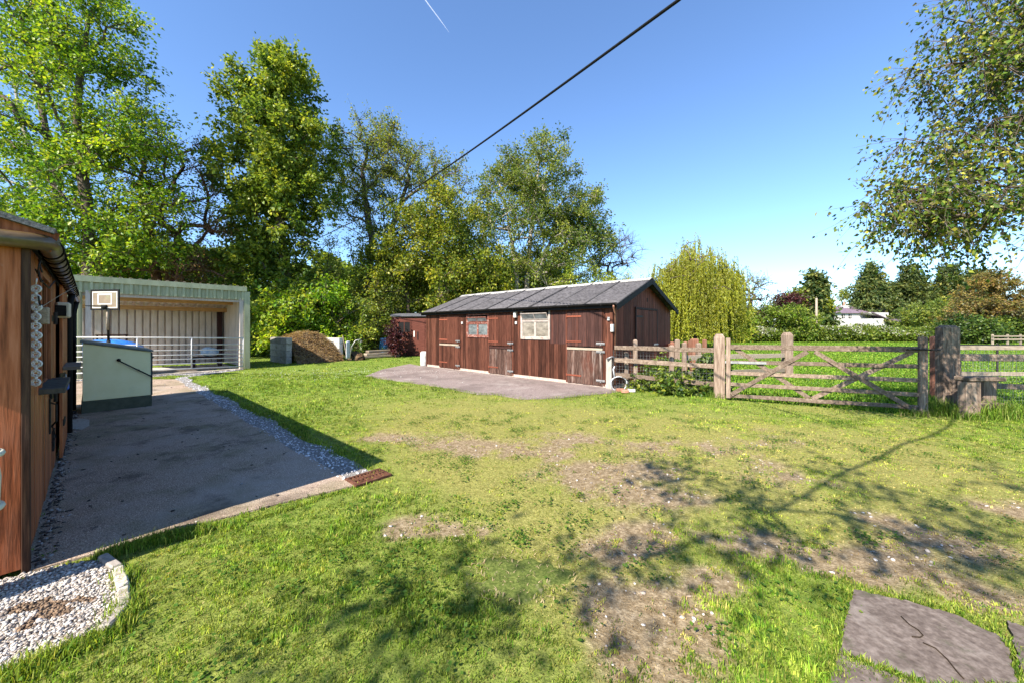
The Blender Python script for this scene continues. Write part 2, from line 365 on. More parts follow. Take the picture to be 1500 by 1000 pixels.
# --- loose stones
def stones(name, mat, pts, rmin, rmax, seed, flat=.6, cols=None, soil=None):
    rng = np.random.default_rng(seed); n = len(pts)
    bm = bmesh.new(); bmesh.ops.create_icosphere(bm, subdivisions=1, radius=1); bm.verts.ensure_lookup_table()
    bv = np.array([v.co[:] for v in bm.verts]); bf = np.array([[v.index for v in f.verts] for f in bm.faces]); bm.free()
    r = rmin+(rmax-rmin)*rng.random(n)**1.6
    an = rng.random(n)*6.283; el = .6+.5*rng.random(n)
    L = bv[None]*(1+.22*rng.standard_normal((n, len(bv), 1)).clip(-1.5,1.5))
    L = L*r[:,None,None]*np.stack([np.ones(n), el, flat*(.7+.5*rng.random(n))], 1)[:,None,:]
    tl = rng.normal(0,.35,n); x, z = L[...,0].copy(), L[...,2].copy()
    L[...,0] = x*np.cos(tl)[:,None]-z*np.sin(tl)[:,None]; L[...,2] = x*np.sin(tl)[:,None]+z*np.cos(tl)[:,None]
    x, y = L[...,0].copy(), L[...,1].copy(); c, s_ = np.cos(an)[:,None], np.sin(an)[:,None]
    L[...,0] = x*c-y*s_; L[...,1] = x*s_+y*c
    L += np.stack([pts[:,0], pts[:,1], pts[:,2]+r*flat*.4], 1)[:,None,:]
    F = (np.arange(n)[:,None,None]*len(bv)+bf[None]).reshape(-1,3)
    base = np.array(cols); ci = base[rng.integers(0, len(base), n)]*(.75+.4*rng.random((n,1)))
    if soil is not None:
        k = np.exp(-((pts[:,0]-soil[0])**2+(pts[:,1]-soil[1])**2)/soil[2]**2)*fbm(pts[:,0]*9, pts[:,1]*9, 3, 2)*2 > .95
        ci[k] = ci[k]*np.array([.42,.30,.2])
    return npmesh(name, L.reshape(-1,3), [F], mat, tint=np.repeat(ci, len(bv), 0), smooth=False)
m, nt_, b, out = newmat('pebble'); a = attr(nt_, 'tint'); n = noise(nt_, mapv(nt_, (1,1,1)), 60, 3)
lk(nt_, mixc(nt_, .35, a.outputs['Color'], ramp(nt_, n, [(.3,.3),(.7,1.0)]), 'MULTIPLY'), b.inputs['Base Color']); b.inputs['Roughness'].default_value = .8
PEB = m
def scatter(poly, n, seed, z=.01):
    rng = np.random.default_rng(seed); P = np.array(poly); lo, hi = P.min(0), P.max(0)
    q = lo+(hi-lo)*rng.random((n,2)); q = q[inpoly(q[:,0], q[:,1], poly)]
    return np.concatenate([q, np.full((len(q),1), z)], 1)
WH = [(.56,.51,.45),(.47,.42,.37),(.38,.34,.31),(.50,.43,.35),(.28,.23,.19),(.62,.58,.54),(.20,.16,.13)]
p1 = scatter(near_gravel, 40000, 1, .012); p1 = np.concatenate([p1, scatter(near_gravel, 12000, 5, .020)])
p1 = p1[(p1[:,1] > 1.2) & (p1[:,0] > -4.0)]
tag(stones('white_pebbles', PEB, p1, .005, .0125, 2, .6, WH, soil=(*gnd(85,885), .30)), 'white pebbles beside the near corner of the timber block', 'pebbles', kind='stuff')
p2 = scatter(strip_poly, 60000, 3, .010); p2 = np.concatenate([p2, p2[::5]+[0.01,0.012,0]+np.random.default_rng(6).normal(0,.05,(len(p2[::5]),3))*[1,1,0]])
dd = (p2[:,0]-LC[0])*LD[0]+(p2[:,1]-LC[1])*LD[1]
p2 = p2[(dd < 9) | (np.random.default_rng(4).random(len(p2)) < .5)]
tag(stones('gravel_strip', PEB, p2, .007, .019, 4, .6, [(.62,.60,.60),(.50,.48,.48),(.72,.70,.70),(.38,.36,.36)]), 'pale gravel strip between the asphalt path and lawn', 'gravel', kind='stuff')
rng = np.random.default_rng(12); q = np.stack([rng.uniform(-4, 8, 60000), rng.uniform(1.5, 7.5, 60000)], 1)
d, s = wear(q[:,0], q[:,1]); cl = fbm(q[:,0]*5, q[:,1]*5, 21, 2)
q = q[(d > .35) & (cl > .50) & (rng.random(len(q)) < .16) & inpoly(q[:,0], q[:,1], lawn_poly)]
tag(stones('stone_chips', PEB, np.concatenate([q, np.full((len(q),1), -.009)], 1), .005, .019, 9, .35, [(.44,.38,.32),(.32,.26,.21),(.55,.5,.45),(.22,.17,.12),(.28,.21,.15)]), 'pale stone chips scattered over the bare soil of the lawn', 'stones', kind='stuff')
q = scatter(path_poly, 700, 77, .02); wl = np.random.default_rng(9); wd_ = wl.random(700)*7.4; wn = np.abs(wl.normal(0,.05,700))+.03
q = np.concatenate([q, np.stack([LC[0]+wd_*LD[0]+wn*LN[0], LC[1]+wd_*LD[1]+wn*LN[1], np.full(700,.018)], 1)])
tag(stones('path_grit', PEB, q, .006, .02, 19, .4, [(.35,.32,.3),(.06,.05,.045),(.05,.04,.035),(.1,.08,.06)]), 'crumbs of dirt and grit lying on the asphalt path', 'grit', kind='stuff')
q = np.array(gnd(505,547))+np.random.default_rng(3).normal(0,1,(420,2))*np.array([2.2,.9]); q = q[inpoly(q[:,0],q[:,1],lawn_poly)]
tag(stones('daisies', PEB, np.concatenate([q, np.full((len(q),1), .03)], 1), .008, .016, 31, .3, [(.7,.7,.66)]), 'tiny white daisies dotted over the far lawn before the muck bay', 'daisies', kind='stuff')
# --- grass blades
GRASS = Mleaf('grass_blade', .45, .55, .2)
EXC = [path_poly, strip_poly, near_gravel, yard_poly]+slab_polys
for _k in (0,):
    a_, b_ = SF.w(-.2,-.05), SF.w(SL+.1,-.05); EXC.append([a_, b_, SF.w(SL+.1,4.6), SF.w(-.2,4.6)])
def blades(name, q, h, wd, col, lean=.5, zf=bumpz, seed=1, mat=None):
    rng = np.random.default_rng(seed); n = len(q)
    h = h*(.55+.75*rng.random(n)); an = rng.random(n)*6.283; face = an+rng.normal(0,.6,n)
    ln = lean*np.abs(rng.normal(.6,.45,n)); z0 = zf(q[:,0], q[:,1])-.006
    dx, dy = np.cos(an), np.sin(an); wx, wy = -np.sin(face)*wd/2, np.cos(face)*wd/2
    B = np.stack([q[:,0], q[:,1], z0], 1); W = np.stack([wx, wy, 0*wx], 1)
    m1 = B+np.stack([dx*h*ln*.35, dy*h*ln*.35, h*.6], 1); tp = B+np.stack([dx*h*ln*1.15, dy*h*ln*1.15, h*(1-.28*ln.clip(0,1.6))], 1)
    V = np.stack([B-W, B+W, m1+W*.85, m1-W*.85, tp], 1).reshape(-1,3); i = np.arange(n)[:,None]*5
    tn = np.repeat(col, 5, 0)
    return npmesh(name, V, [i+np.array([[0,1,2,3]]), i+np.array([[3,2,4]])], mat or GRASS, tint=tn)
def lawn_pts(n, y0, y1, seed, slope=2.0):
    rng = np.random.default_rng(seed)
    y = np.sqrt(y0**2+(y1**2-y0**2)*rng.random(n)); x = (rng.random(n)*2-1)*(y*slope+.5)
    ok = inpoly(x, y, lawn_poly)
    for E in EXC: ok &= ~inpoly(x, y, E)
    x, y = x[ok], y[ok]; d, s = wear(x, y); r = rng.random(len(x))
    t = fbm(x*3.3, y*3.3, 15, 3)
    t8 = fbm(x*9, y*9, 17, 3)
    ok = r > (d*1.05*(.45+.6*t+.5*np.clip((t8-.42)*4,-.6,1))).clip(0,.985)
    x, y, d, s = x[ok], y[ok], d[ok], s[ok]; n = len(x)
    return np.stack([x, y], 1), d, s, rng
G_GREEN = np.array([[.085,.18,.014],[.15,.25,.022],[.22,.31,.036],[.05,.11,.010]]); G_DRY = np.array([[.44,.38,.08],[.54,.41,.14],[.36,.34,.06]])
def grass_col(rng, s, x, y):
    n = len(s); a = G_GREEN[rng.integers(0,4,n)]; b = G_DRY[rng.integers(0,3,n)]
    p = (.05+.48*s)[:,None]; k = np.clip(rng.normal(0,.22,(n,1))+p, 0, 1)
    t = fbm(x*.8, y*.8, 31, 3)[:,None]
    return (a*(1-k)+b*k)*(.6+.95*rng.random((n,1)))*(.8+.5*t)
parts_ = []
def tuftify(q, k, rad, rng):
    i = np.repeat(np.arange(len(q)), k); return i, q[i]+rng.normal(0, rad, (len(i), 2))
for (n, y0, y1, k, rad, wd, h, sd_) in ((42000, 1.1, 3.0, 8, .013, .0048, .032, 1), (54000, 3.0, 6.5, 7, .017, .0072, .038, 2), (43000, 6.5, 13, 6, .045, .013, .046, 3), (17000, 13, 24, 6, .08, .024, .05, 4)):
    q, d, s, rng = lawn_pts(n, y0, y1, sd_)
    t = fbm(q[:,0]*2.4, q[:,1]*2.4, 44, 3); t2 = fbm(q[:,0]*8, q[:,1]*8, 45, 3)
    keep = rng.random(len(q)) < np.clip(1.25-1.15*s*(1.5-1.2*t2)-.9*np.clip(.46-t2,0,1)*2, .06, 1)
    q, d, s, t, t2 = q[keep], d[keep], s[keep], t[keep], t2[keep]
    lush = np.clip((t-.45)*3.5, 0, 1)*(1-s*.7)*(1-d)
    hh = h*(.6+.6*lush+.9*np.clip(t2-.5,0,1))*(1-.45*s)*np.exp(rng.normal(0,.25,len(q)))
    c = grass_col(rng, np.clip(s*.8-.35*lush,0,1), q[:,0], q[:,1])*(.7+.65*np.clip((t2-.3)*2,0,1))[:,None]
    i, p = tuftify(q, k, rad, rng)
    parts_.append((p, hh[i]*(.7+.5*rng.random(len(i))), np.full(len(i), wd), c[i]*(.8+.4*rng.random((len(i),1)))))
    # dead thatch lying between the tufts
    n2 = {1: 32000, 2: 50000, 3: 30000, 4: 4000}[sd_]
    q, d, s, rng = lawn_pts(n2, y0, y1, sd_+40)
    kp = rng.random(len(q)) < np.clip(.12+1.0*s+.25*d, 0, .9); q = q[kp]
    tc = np.array([[.48,.35,.14],[.60,.46,.22],[.34,.22,.09],[.22,.13,.06]])[rng.integers(0,4,len(q))]*(.7+.5*rng.random((len(q),1)))
    parts_.append((q, np.full(len(q), .016), np.full(len(q), wd*.9), tc))
# shaggy fringe along path edge, slabs and gravel edge
rng = np.random.default_rng(5)
def fringe(poly, n, w0, hgt, skip=lambda x, y: np.ones(len(x), bool)):
    P = np.array(poly+poly[:1]); seg = P[1:]-P[:-1]; L = np.hypot(*seg.T); k = rng.choice(len(seg), n, p=L/L.sum())
    p = P[k]+seg[k]*rng.random((n,1))+rng.normal(0, w0, (n,2))
    t = fbm(p[:,0]*3, p[:,1]*3, 50, 2); ok = (rng.random(n) < np.clip((t-.25)*2.2, .05, 1)) & skip(p[:,0], p[:,1])
    p = p[ok]; return (p, hgt*(.5+.8*rng.random(len(p))), np.full(len(p), .005), grass_col(rng, np.full(len(p), .1), p[:,0], p[:,1]))
nearedge = [gnd(150,815), gnd(230,793), gnd(320,773)]
parts_.append(fringe(nearedge+nearedge[-2:0:-1], 6000, .035, .062))
nearedge = [gnd(320,777), gnd(430,743), gnd(505,718)]
parts_.append(fringe(nearedge+nearedge[-2:0:-1], 2500, .02, .028))
parts_.append(fringe([gnd(185,840), gnd(190,900), gnd(158,936), gnd(60,972), gnd(0,998), gnd(60,972), gnd(158,936), gnd(190,900)], 7000, .04, .065))
for P in slab_polys[:2]: parts_.append(fringe(P, 7000, .034, .036, lambda x, y: ~inpoly(x, y, [(p[0], p[1]) for p in slab_polys[0]])))
edge = [lp(t, 2.36) for t in np.linspace(0,10,10)]; parts_.append(fringe(edge+edge[-2:0:-1], 9000, .05, .05))
yp = yard_poly[:9]; parts_.append(fringe(yp+yp[-2:0:-1], 7000, .07, .06))
q = np.concatenate([p[0] for p in parts_]); h = np.concatenate([p[1] for p in parts_]); wd = np.concatenate([p[2] for p in parts_]); cl = np.concatenate([p[3] for p in parts_])
mc = np.exp(-(((q[:,0]-moss_c[0])/.34)**2+((q[:,1]-moss_c[1])/.24)**2)) < .22+.75*fbm(q[:,0]*7,q[:,1]*7,61,2)
q, h, wd, cl = q[mc], h[mc], wd[mc], cl[mc]
tag(blades('lawn_grass', q, h, wd[:,None].ravel(), cl), 'short yellow green grass blades growing on the lawn', 'grass', kind='stuff')
# smooth mossy round patch in the foreground
def mossfn(s, t):
    x = (s*2-1)*math.sqrt(1-((t*2-1)**2)/2); y = (t*2-1)*math.sqrt(1-((s*2-1)**2)/2); r = math.hypot(x, y); a = math.atan2(y, x)
    k = .88+.16*math.sin(a*3+1)+.10*math.sin(a*5+2)+.07*math.sin(a*11)
    return (moss_c[0]+.37*x*k, moss_c[1]+.25*y*k, .012-.024*r**4+.003*random.random())
mm = MB(); mm.grid(40, 40, mossfn)
tag(mm.build('moss_patch', M('moss', [(.045,.06,.014),(.085,.108,.026),(.15,.165,.045)], ns=60, tone=.1, bump=.8, rough=1, spec=0, blot=[((.30,.25,.14),(9,9,9),.6,.68,.7)]), smooth=True), 'smooth dull green mossy round patch in the lawn', 'moss', kind='structure')
n = 300; an = rng.random(n)*6.28; rr = rng.random(n)**.5
q = np.stack([moss_c[0]+.36*rr*np.cos(an), moss_c[1]+.27*rr*np.sin(an)], 1)[rng.random(n) < .5]
tag(blades('moss_straws', q, np.full(len(q), .02), np.full(len(q), .006), np.tile([[.50,.38,.22]], (len(q),1)), 2.2, lambda x, y: .012+0*x, 6), 'dead pale grass stars lying on the mossy patch', 'dead grass', kind='stuff')
# --- paddock grass
rng = np.random.default_rng(8); n = 260000
y = 6.5+41*rng.random(n)**1.6; x = rng.uniform(.05, 1.65, n)*y
ok = ~inpoly(x, y, lawn_poly)
for E in EXC[-1:]: ok &= ~inpoly(x, y, E)
x, y = x[ok], y[ok]; n = len(x); s = np.clip(1.6*(fbm(x*.25, y*.25, 9, 3)-.42), 0, 1)*.35
q = np.stack([x, y], 1); cl = grass_col(rng, s*.6, x, y)*np.array([.85,1.0,.8])
tag(blades('paddock_grass', q, .045+.0012*y+.06*np.clip(1.4-np.abs(y-8)/2,0,1), .012+.0019*y, cl, .5, lambda x, y: 0*x-.055, 3), 'lush green grass growing across the paddock', 'grass', kind='stuff')
# ================================================================ buildings
BOARD = M('stained_boards', [(.022,.009,.006),(.064,.024,.015),(.112,.042,.026)], mp=(9,9,.55), ns=5, rough=.62, bump=.5, bd=.006, tone=.5,
    blot=[((.045,.018,.012), (2.2,2.2,.5), .52, .72, .75), ((.26,.11,.065), (7,7,.5), .60, .78, .55)])
GABLEM = M('gable_stain', [(.075,.02,.011),(.15,.042,.024),(.22,.066,.04)], mp=(9,9,.6), ns=5, rough=.6, bump=.4, bd=.005, tone=.3, blot=[((.05,.016,.010),(2,2,.6),.52,.75,.6)])
BOARDR = M('stained_door', [(.032,.013,.008),(.084,.030,.019),(.135,.051,.032)], mp=(9,9,.55), ns=5, rough=.6, bump=.5, bd=.006, tone=.3,
    blot=[((.05,.018,.012), (3,3,.6), .55, .75, .6), ((.30,.15,.10), (9,9,.5), .63, .8, .5)])
BOARDD = M('dark_stained', [(.028,.014,.012),(.05,.024,.02),(.085,.038,.03)], mp=(9,9,.6), ns=5, rough=.6, bump=.4, bd=.005, tone=.25,
    blot=[((.14,.045,.026), (8,8,.3), .55, .75, .7)])
BOARDW = M('worn_boards', [(.022,.014,.012),(.075,.040,.030),(.21,.14,.11)], mp=(11,11,.7), ns=6, rough=.8, bump=.8, bd=.008, tone=.4,
    blot=[((.36,.29,.25), (9,9,.6), .56, .72, .8), ((.09,.026,.015), (2,2,.7), .52, .65, .7)])
BLACK = M('black_plastic', [(.007,.007,.007),(.016,.015,.015)], ns=20, rough=.6, bump=.1, tone=.1)
IRON = M('black_iron', [(.012,.011,.011),(.035,.03,.028)], ns=40, rough=.55, bump=.3, tone=.2, metal=.4)
STEEL = M('galvanised', [(.20,.20,.20),(.33,.32,.31),(.42,.41,.39)], ns=14, rough=.45, bump=.15, tone=.15, metal=.6, blot=[((.16,.10,.07),(6,6,6),.62,.75,.6)])
WHITEP = M('white_paint', [(.52,.50,.47),(.60,.585,.56)], ns=9, rough=.5, bump=.1, tone=.08, blot=[((.40,.30,.24),(5,5,5),.62,.78,.6)])
PALEW = M('pale_wood', [(.18,.14,.10),(.28,.225,.17),(.38,.315,.245)], mp=(.8,9,9), ns=5, rough=.8, bump=.5, tone=.25, blot=[((.16,.10,.07),(4,4,4),.58,.75,.6)])
FIBRE = M('fibre_cement', [(.050,.046,.047),(.085,.079,.081),(.125,.117,.118)], mp=(1,1,1), ns=9, rough=.9, bump=.4, bd=.004, tone=.22, spec=.15,
    blot=[((.035,.033,.033),(3.3,3.3,3.3),.55,.7,.8), ((.20,.19,.175),(9,9,9),.62,.72,.6), ((.05,.048,.042),(14,14,14),.6,.66,.7)])
RIDGE = M('ridge_cap', [(.26,.245,.225),(.40,.385,.36)], ns=12, rough=.9, tone=.15, blot=[((.12,.18,.17),(6,6,6),.6,.72,.6)])
def dirty_glass(name, c0, c1, sc_=4):
    m, nt, b, out = newmat(name); n = noise(nt, mapv(nt, (1,1,2)), sc_, 6, .7)
    lk(nt, ramp(nt, n, [(.35, c0), (.65, c1)]), b.inputs['Base Color']); b.inputs['Roughness'].default_value = .12; b.inputs['Specular IOR Level'].default_value = .6
    return m
GLASS_A = dirty_glass('dusty_glass', (.05,.06,.06), (.17,.19,.19)); GLASS_B = dirty_glass('backed_glass', (.09,.075,.06), (.25,.215,.175), 3)
PIPE = M('brown_pipe', [(.16,.07,.045),(.30,.15,.10)], ns=8, rough=.5, bump=.1, tone=.1)
def boards(mb, u0, u1, z0, z1, w=.145, y0=-.011, y1=.011, gap=.005, holes=(), top=None, axis='u', x=0):
    """vertical boards between u0..u1; holes = (u0,u1,z0,z1) cut out; top(u) optional height; axis 'v' builds across the gable at x"""
    n = max(1, round((u1-u0)/w)); st = (u1-u0)/n
    for i in range(n):
        a, b = u0+i*st+gap/2, u0+(i+1)*st-gap/2; c = (a+b)/2; t = random.random(); j = random.uniform(-.003, .003)
        segs = [(z0+random.uniform(-.006,.006), top(c) if top else z1)]
        for h in holes:
            if h[0] < c < h[1]:
                new = []
                for s, e in segs:
                    if h[2] > s: new.append((s, min(e, h[2])))
                    if h[3] < e: new.append((max(s, h[3]), e))
                segs = new
        for s, e in segs:
            if e-s < .01: continue
            if axis == 'u': mb.box(a, b, y0+j, y1+j, s, e, t)
            else: mb.box(x+y0+j, x+y1+j, a, b, s, e, t)
    return mb
# ---------------- the long stable
st = thing('stable_building', 'long red brown timber stable with grey corrugated roof and three split doors', 'stable', (*SF.o, 0), SF.ang)
def U(cx): return SF.uz(600+cx/3.75, 500)[0]
def Z(cx, cyy): return SF.uz(600+cx/3.75, 390+cyy/3.75)[1]
GA = SF.w(SL, 0); gdx = (-SF.dx[1], SF.dx[0])
GF = Frame((GA[0], GA[1]), SF.ang+math.pi/2)
def GV(cx, cyy=300): return GF.uz(600+cx/3.75, 390+cyy/3.75)
EAVE = 2.2; SW = 4.3; APX = 3.02
D1 = (U(170), U(276)); W1 = (U(318), U(434)); D2 = (U(441), U(567)); W2 = (U(616), U(769)); D3 = (U(869), U(1066))
w1z = (Z(376,386), Z(376,268)); w2z = (Z(692,396), Z(692,242))
print('STABLE', [tuple(round(a,2) for a in t) for t in (D1,W1,D2,W2,D3,w1z,w2z)], 'gable', GV(1240,237), GV(1350,250), GV(1303,185))
hl = [(W1[0],W1[1],*w1z), (W2[0],W2[1],*w2z)]
f = MB(); boards(f, .06, U(770), .1, EAVE, holes=hl); f.build('front_wall', BOARD, st, bevel=.003)
f = MB(); boards(f, D3[1]+.02, SL-.02, .1, EAVE); f.build('corner_panel', BOARD, st, bevel=.003)
f = MB(); boards(f, U(772), D3[0]-.02, .1, Z(800,425)); f.build('wall_panel', BOARD, st, bevel=.003)
f = MB(); boards(f, U(772), D3[0]-.02, Z(800,425), EAVE); f.build('dark_wall_panel', BOARDD, st, bevel=.003, label='dark stained upper wall boards')
f = MB(); boards(f, D3[0]-.02, D3[1]+.02, .1, EAVE, y0=.02, y1=.04); f.build('door_backing', BOARDD, st)
roofz = lambda v: EAVE+.02+(APX-EAVE)*(1-abs(v-SW/2)/(SW/2))
GD = (GV(1240,237)[0], GV(1350,250)[0]); gdz = GV(1295,243)[1]
f = MB(); boards(f, .02, SW-.02, .08, 0, top=lambda v: roofz(v)-.05, axis='v', x=SL, w=.15); f.build('gable_wall', GABLEM, st, bevel=.003)
f = MB(); boards(f, .0, SW, .08, 0, top=lambda v: roofz(v)-.05, axis='v', x=0.012, w=.3); boards(f, 0, SL, .1, EAVE, y0=SW-.02, y1=SW, w=.3); f.build('rear_wall', BOARDD, st)
f = MB(); f.box(.0, SL, -.02, .05, 0, .1).box(SL-.03, SL+.03, .05, SW, 0, .08); f.build('plinth', M('brick_plinth', [(.26,.19,.15),(.42,.35,.30)], ns=20, tone=.2, bump=.6), st)
f = MB(); f.box(-.02,.06,-.03,.05,.02,EAVE); f.build('corner_post', BOARD, st, bevel=.004); f = MB(); f.box(SL-.06,SL+.028,-.032,.045,.02,EAVE); f.build('corner_post', BOARD, st, bevel=.004)
# roof: individual corrugated sheets
OV = .17; GOV = .2
def roof_side(sgn):
    mb = MB(); nsh = 9; L0, L1 = -GOV, SL+GOV; wd = (L1-L0)/nsh
    run = SW/2+OV; dz = (APX-EAVE)/(SW/2)*run; zt = APX+.10
    for i in range(nsh):
        a = L0+i*wd; b = a+wd+(.035 if i < nsh-1 else 0); lift = .012*(i % 2); tn = random.random()
        nx = int((b-a)/.0365)
        def fn(s, t, a=a, b=b, lift=lift):
            u = a+(b-a)*s; v = (SW/2-run*t) if sgn < 0 else (SW/2+run*t)
            return (u, v, zt-dz*t+.019*math.sin(u/.146*2*math.pi)+lift+.004*math.sin(t*9+i))
        mb.grid(nx, 6, fn, .25+.6*tn)
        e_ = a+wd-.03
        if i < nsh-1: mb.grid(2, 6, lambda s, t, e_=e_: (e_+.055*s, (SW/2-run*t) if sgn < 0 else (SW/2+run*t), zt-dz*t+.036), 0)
        # dark strip along each lap: lap shadow and dirt put into its tone
    return mb
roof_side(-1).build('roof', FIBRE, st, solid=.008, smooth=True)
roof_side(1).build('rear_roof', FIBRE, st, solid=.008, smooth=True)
f = MB(); n = 9
for i in range(n):
    a = -GOV-.01+i*(SL+2*GOV)/n; b = a+(SL+2*GOV)/n+.03; z = APX+.135+.008*(i % 2)
    f.prism([(SW/2-.2, z-.09), (SW/2-.05, z-.015), (SW/2, z), (SW/2+.05, z-.015), (SW/2+.2, z-.09), (SW/2+.2,z-.102), (SW/2,z-.02), (SW/2-.2,z-.102)], a, b, 'x')
f.build('ridge_cap', RIDGE, st, smooth=False)
slope = (APX-EAVE)/(SW/2)
for sg in (-1, 1):
    f = MB(); e = SW/2+sg*(SW/2+OV); zz = APX+.075
    f.bar((SL+GOV+.012, SW/2, zz-.07), (SL+GOV+.012, e, zz-.07-slope*(SW/2+OV)), .025, .15, up=(0,0,1)); f.build('barge_board', BLACK, st, bevel=.003)
f = MB(); f.bar((-GOV+.0, -OV+.03, EAVE+.0), (SL+GOV-.01, -OV+.03, EAVE), .022, .14); f.build('fascia_board', BLACK, st)
f = MB(); prof = [(-OV-.035+.055*math.cos(a), EAVE+.055+.055*math.sin(a)) for a in np.linspace(math.pi, 2*math.pi, 9)]
f.prism(prof+[(p[0]*.9-.02, p[1]+.006) for p in prof[::-1]], -GOV-.03, SL+GOV+.02, 'x')
for k in range(9): f.box(-.1+k*1.05, -.07+k*1.05, -OV-.095, -OV+.02, EAVE-.005, EAVE+.06)
f.build('gutter', BLACK, st)
f = MB(); f.tube([(SL+GOV-.06,-OV-.03,EAVE+.01),(SL+GOV-.06,-OV-.03,EAVE-.05),(SL+.05,.07,EAVE-.22),(SL+.05,.07,.12)], .028, 8); f.build('downpipe', PIPE, st, smooth=True)
def stable_door(u0, u1, ztop, zsplit, mat_u, mat_l, railm, hinge_l=True, zb=.05):
    um = bpy.data.objects
    mb = boards(MB(), u0+.01, u1-.01, zsplit+.03, ztop, y0=-.045, y1=-.022, w=.12); up = mb.build('upper_door', mat_u, st, bevel=.003)
    mb = boards(MB(), u0+.01, u1-.01, zb, zsplit-.02, y0=-.045, y1=-.022, w=.12); lo = mb.build('lower_door', mat_l, st, bevel=.003)
    mb = MB(); mb.box(u0+.005, u1-.005, -.066, -.03, zsplit-.07, zsplit-.005); mb.build('top_rail', railm, lo, bevel=.004)
    W = u1-u0
    for par, zz in ((up, ztop-.16), (up, zsplit+.16), (lo, zb+.22)):
        mb = MB(); mb.bar((u0+.0,-.052,zz), (u0+W*.42,-.052,zz), .012, .045).tube([(u0-.01,-.055,zz-.04),(u0-.01,-.055,zz+.04)], .013, 6)
        mb.build('hinge', RUSTP, par, bevel=.002)
    for par, zz in ((up, zsplit+.12), (lo, zsplit-.1), (lo, zb+.14)):
        mb = MB(); mb.box(u1-.2, u1+.06, -.056, -.047, zz-.03, zz+.03).tube([(u1-.19,-.066,zz),(u1+.07,-.066,zz)], .010, 6).box(u1-.07,u1-.04,-.08,-.05,zz-.05,zz+.01)
        mb.build('bolt', STEEL, par)
    mb = MB(); mb.box(u0-.05,u0,-.03,.0,zb,ztop+.05).box(u1,u1+.05,-.03,.0,zb,ztop+.05).box(u0-.05,u1+.05,-.032,.0,ztop+.008,ztop+.055)
    mb.build('door_frame', BOARDR, st, bevel=.003)
RUSTP = M('red_hinge', [(.14,.04,.022),(.24,.075,.045)], ns=20, rough=.7, tone=.2)
dt = 2.1
z1 = Z(225,425); z2 = Z(505,440); z3 = Z(968,445)
stable_door(D1[0], D1[1], dt, z1, BOARDR, BOARD, PALEW)
stable_door(D2[0], D2[1], dt, z2, BOARDR, BOARDW, BOARDD)
stable_door(D3[0], D3[1], dt, z3, BOARDD, BOARDW, PALEW)
def stable_window(u0, u1, z0, z1, fm, gm):
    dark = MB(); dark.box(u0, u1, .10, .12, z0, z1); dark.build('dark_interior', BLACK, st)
    wz = z1-z0; zt = z0+wz*.62; fr = MB(); t = .035
    fr.box(u0-.03,u0+t,-.03,.06,z0-.03,z1+.03).box(u1-t,u1+.03,-.03,.06,z0-.03,z1+.03).box(u0+t,u1-t,-.045,.07,z0-.035,z0+t).box(u0+t,u1-t,-.02,.05,zt-.02,zt+.02).box(u0+t,u1-t,-.03,.05,z1-.02,z1+.03)
    fo = fr.build('window', fm, st, bevel=.003)
    mid = (u0+u1)/2
    s = MB(); s.box(mid-.02, mid+.02, -.012, .03, z0+t, zt-.02)
    for a, b in ((u0+t, mid-.02), (mid+.02, u1-t)):
        s.box(a, a+.022, -.008, .03, z0+t, zt-.02).box(b-.022, b, -.008, .03, z0+t, zt-.02).box(a+.022, b-.022, -.008, .03, z0+t, z0+t+.025).box(a+.022,b-.022,-.008,.03,zt-.045,zt-.02)
    s.build('sash', fm, fo, bevel=.002)
    for a, b in ((u0+t+.022, mid-.042), (mid+.042, u1-t-.022)):
        p = MB(); p.box(a-.004, b+.004, .008, .014, z0+t+.02, zt-.04); p.build('pane', gm, fo)
    # top hopper leaning open
    hz0, hz1 = zt+.03, zt+.03+(z1-zt)*.62; hp = MB(); m_ = Matrix.Translation((0, -.005, hz0)) @ Matrix.Rotation(R(32), 4, 'X')
    H = (hz1-hz0)*1.15
    hp.box(u0+t, u1-t, 0, .022, 0, .03, m=m_).box(u0+t, u1-t, 0, .022, H-.03, H, m=m_)
    for a in (u0+t, mid-.015, u1-t-.03): hp.box(a, a+.03, .001, .021, .03, H-.03, m=m_)
    hp.build('hopper', fm, fo, bevel=.002)
    hp = MB(); hp.box(u0+t+.03, u1-t-.03, .008, .013, .03, H-.03, m=m_); hp.build('hopper_pane', GLASS_A, fo)
FRAMEW = M('worn_white_frame', [(.27,.22,.19),(.42,.37,.33)], ns=9, rough=.7, tone=.1, blot=[((.20,.09,.06),(7,7,7),.58,.72,.7)])
FRAMER = M('red_frame', [(.10,.03,.02),(.20,.07,.05),(.36,.26,.22)], mp=(4,4,4), ns=4, rough=.7, tone=.1)
stable_window(W1[0], W1[1], w1z[0], w1z[1], FRAMER, GLASS_A)
stable_window(W2[0], W2[1], w2z[0], w2z[1], FRAMEW, GLASS_B)
def wall_unit(name, cx, cyy, w_, h_, d_, mat, lens=None):
    u = U(cx); z = Z(cx, cyy); mb = MB(); mb.box(u-w_/2,u+w_/2,-.012-d_,-.012,z-h_/2,z+h_/2); o = mb.build(name, mat, st, bevel=.008)
    if lens:
        mb = MB(); mb.box(u-w_*.3,u+w_*.3,-.02-d_,-.013-d_,z-h_*.3,z+h_*.15); mb.build('cover', lens, o)
for cx, cyy in ((293,312),(589,312),(1097,290)): wall_unit('switch_box', cx, cyy, .07, .09, .05, WHITEP)
wall_unit('wall_light', 587, 262, .11, .26, .09, M('grey_lamp', [(.36,.34,.31),(.5,.48,.45)], tone=.05, bump=0), M('lamp_lens', [(.65,.62,.55),(.7,.68,.62)], tone=0, bump=0))
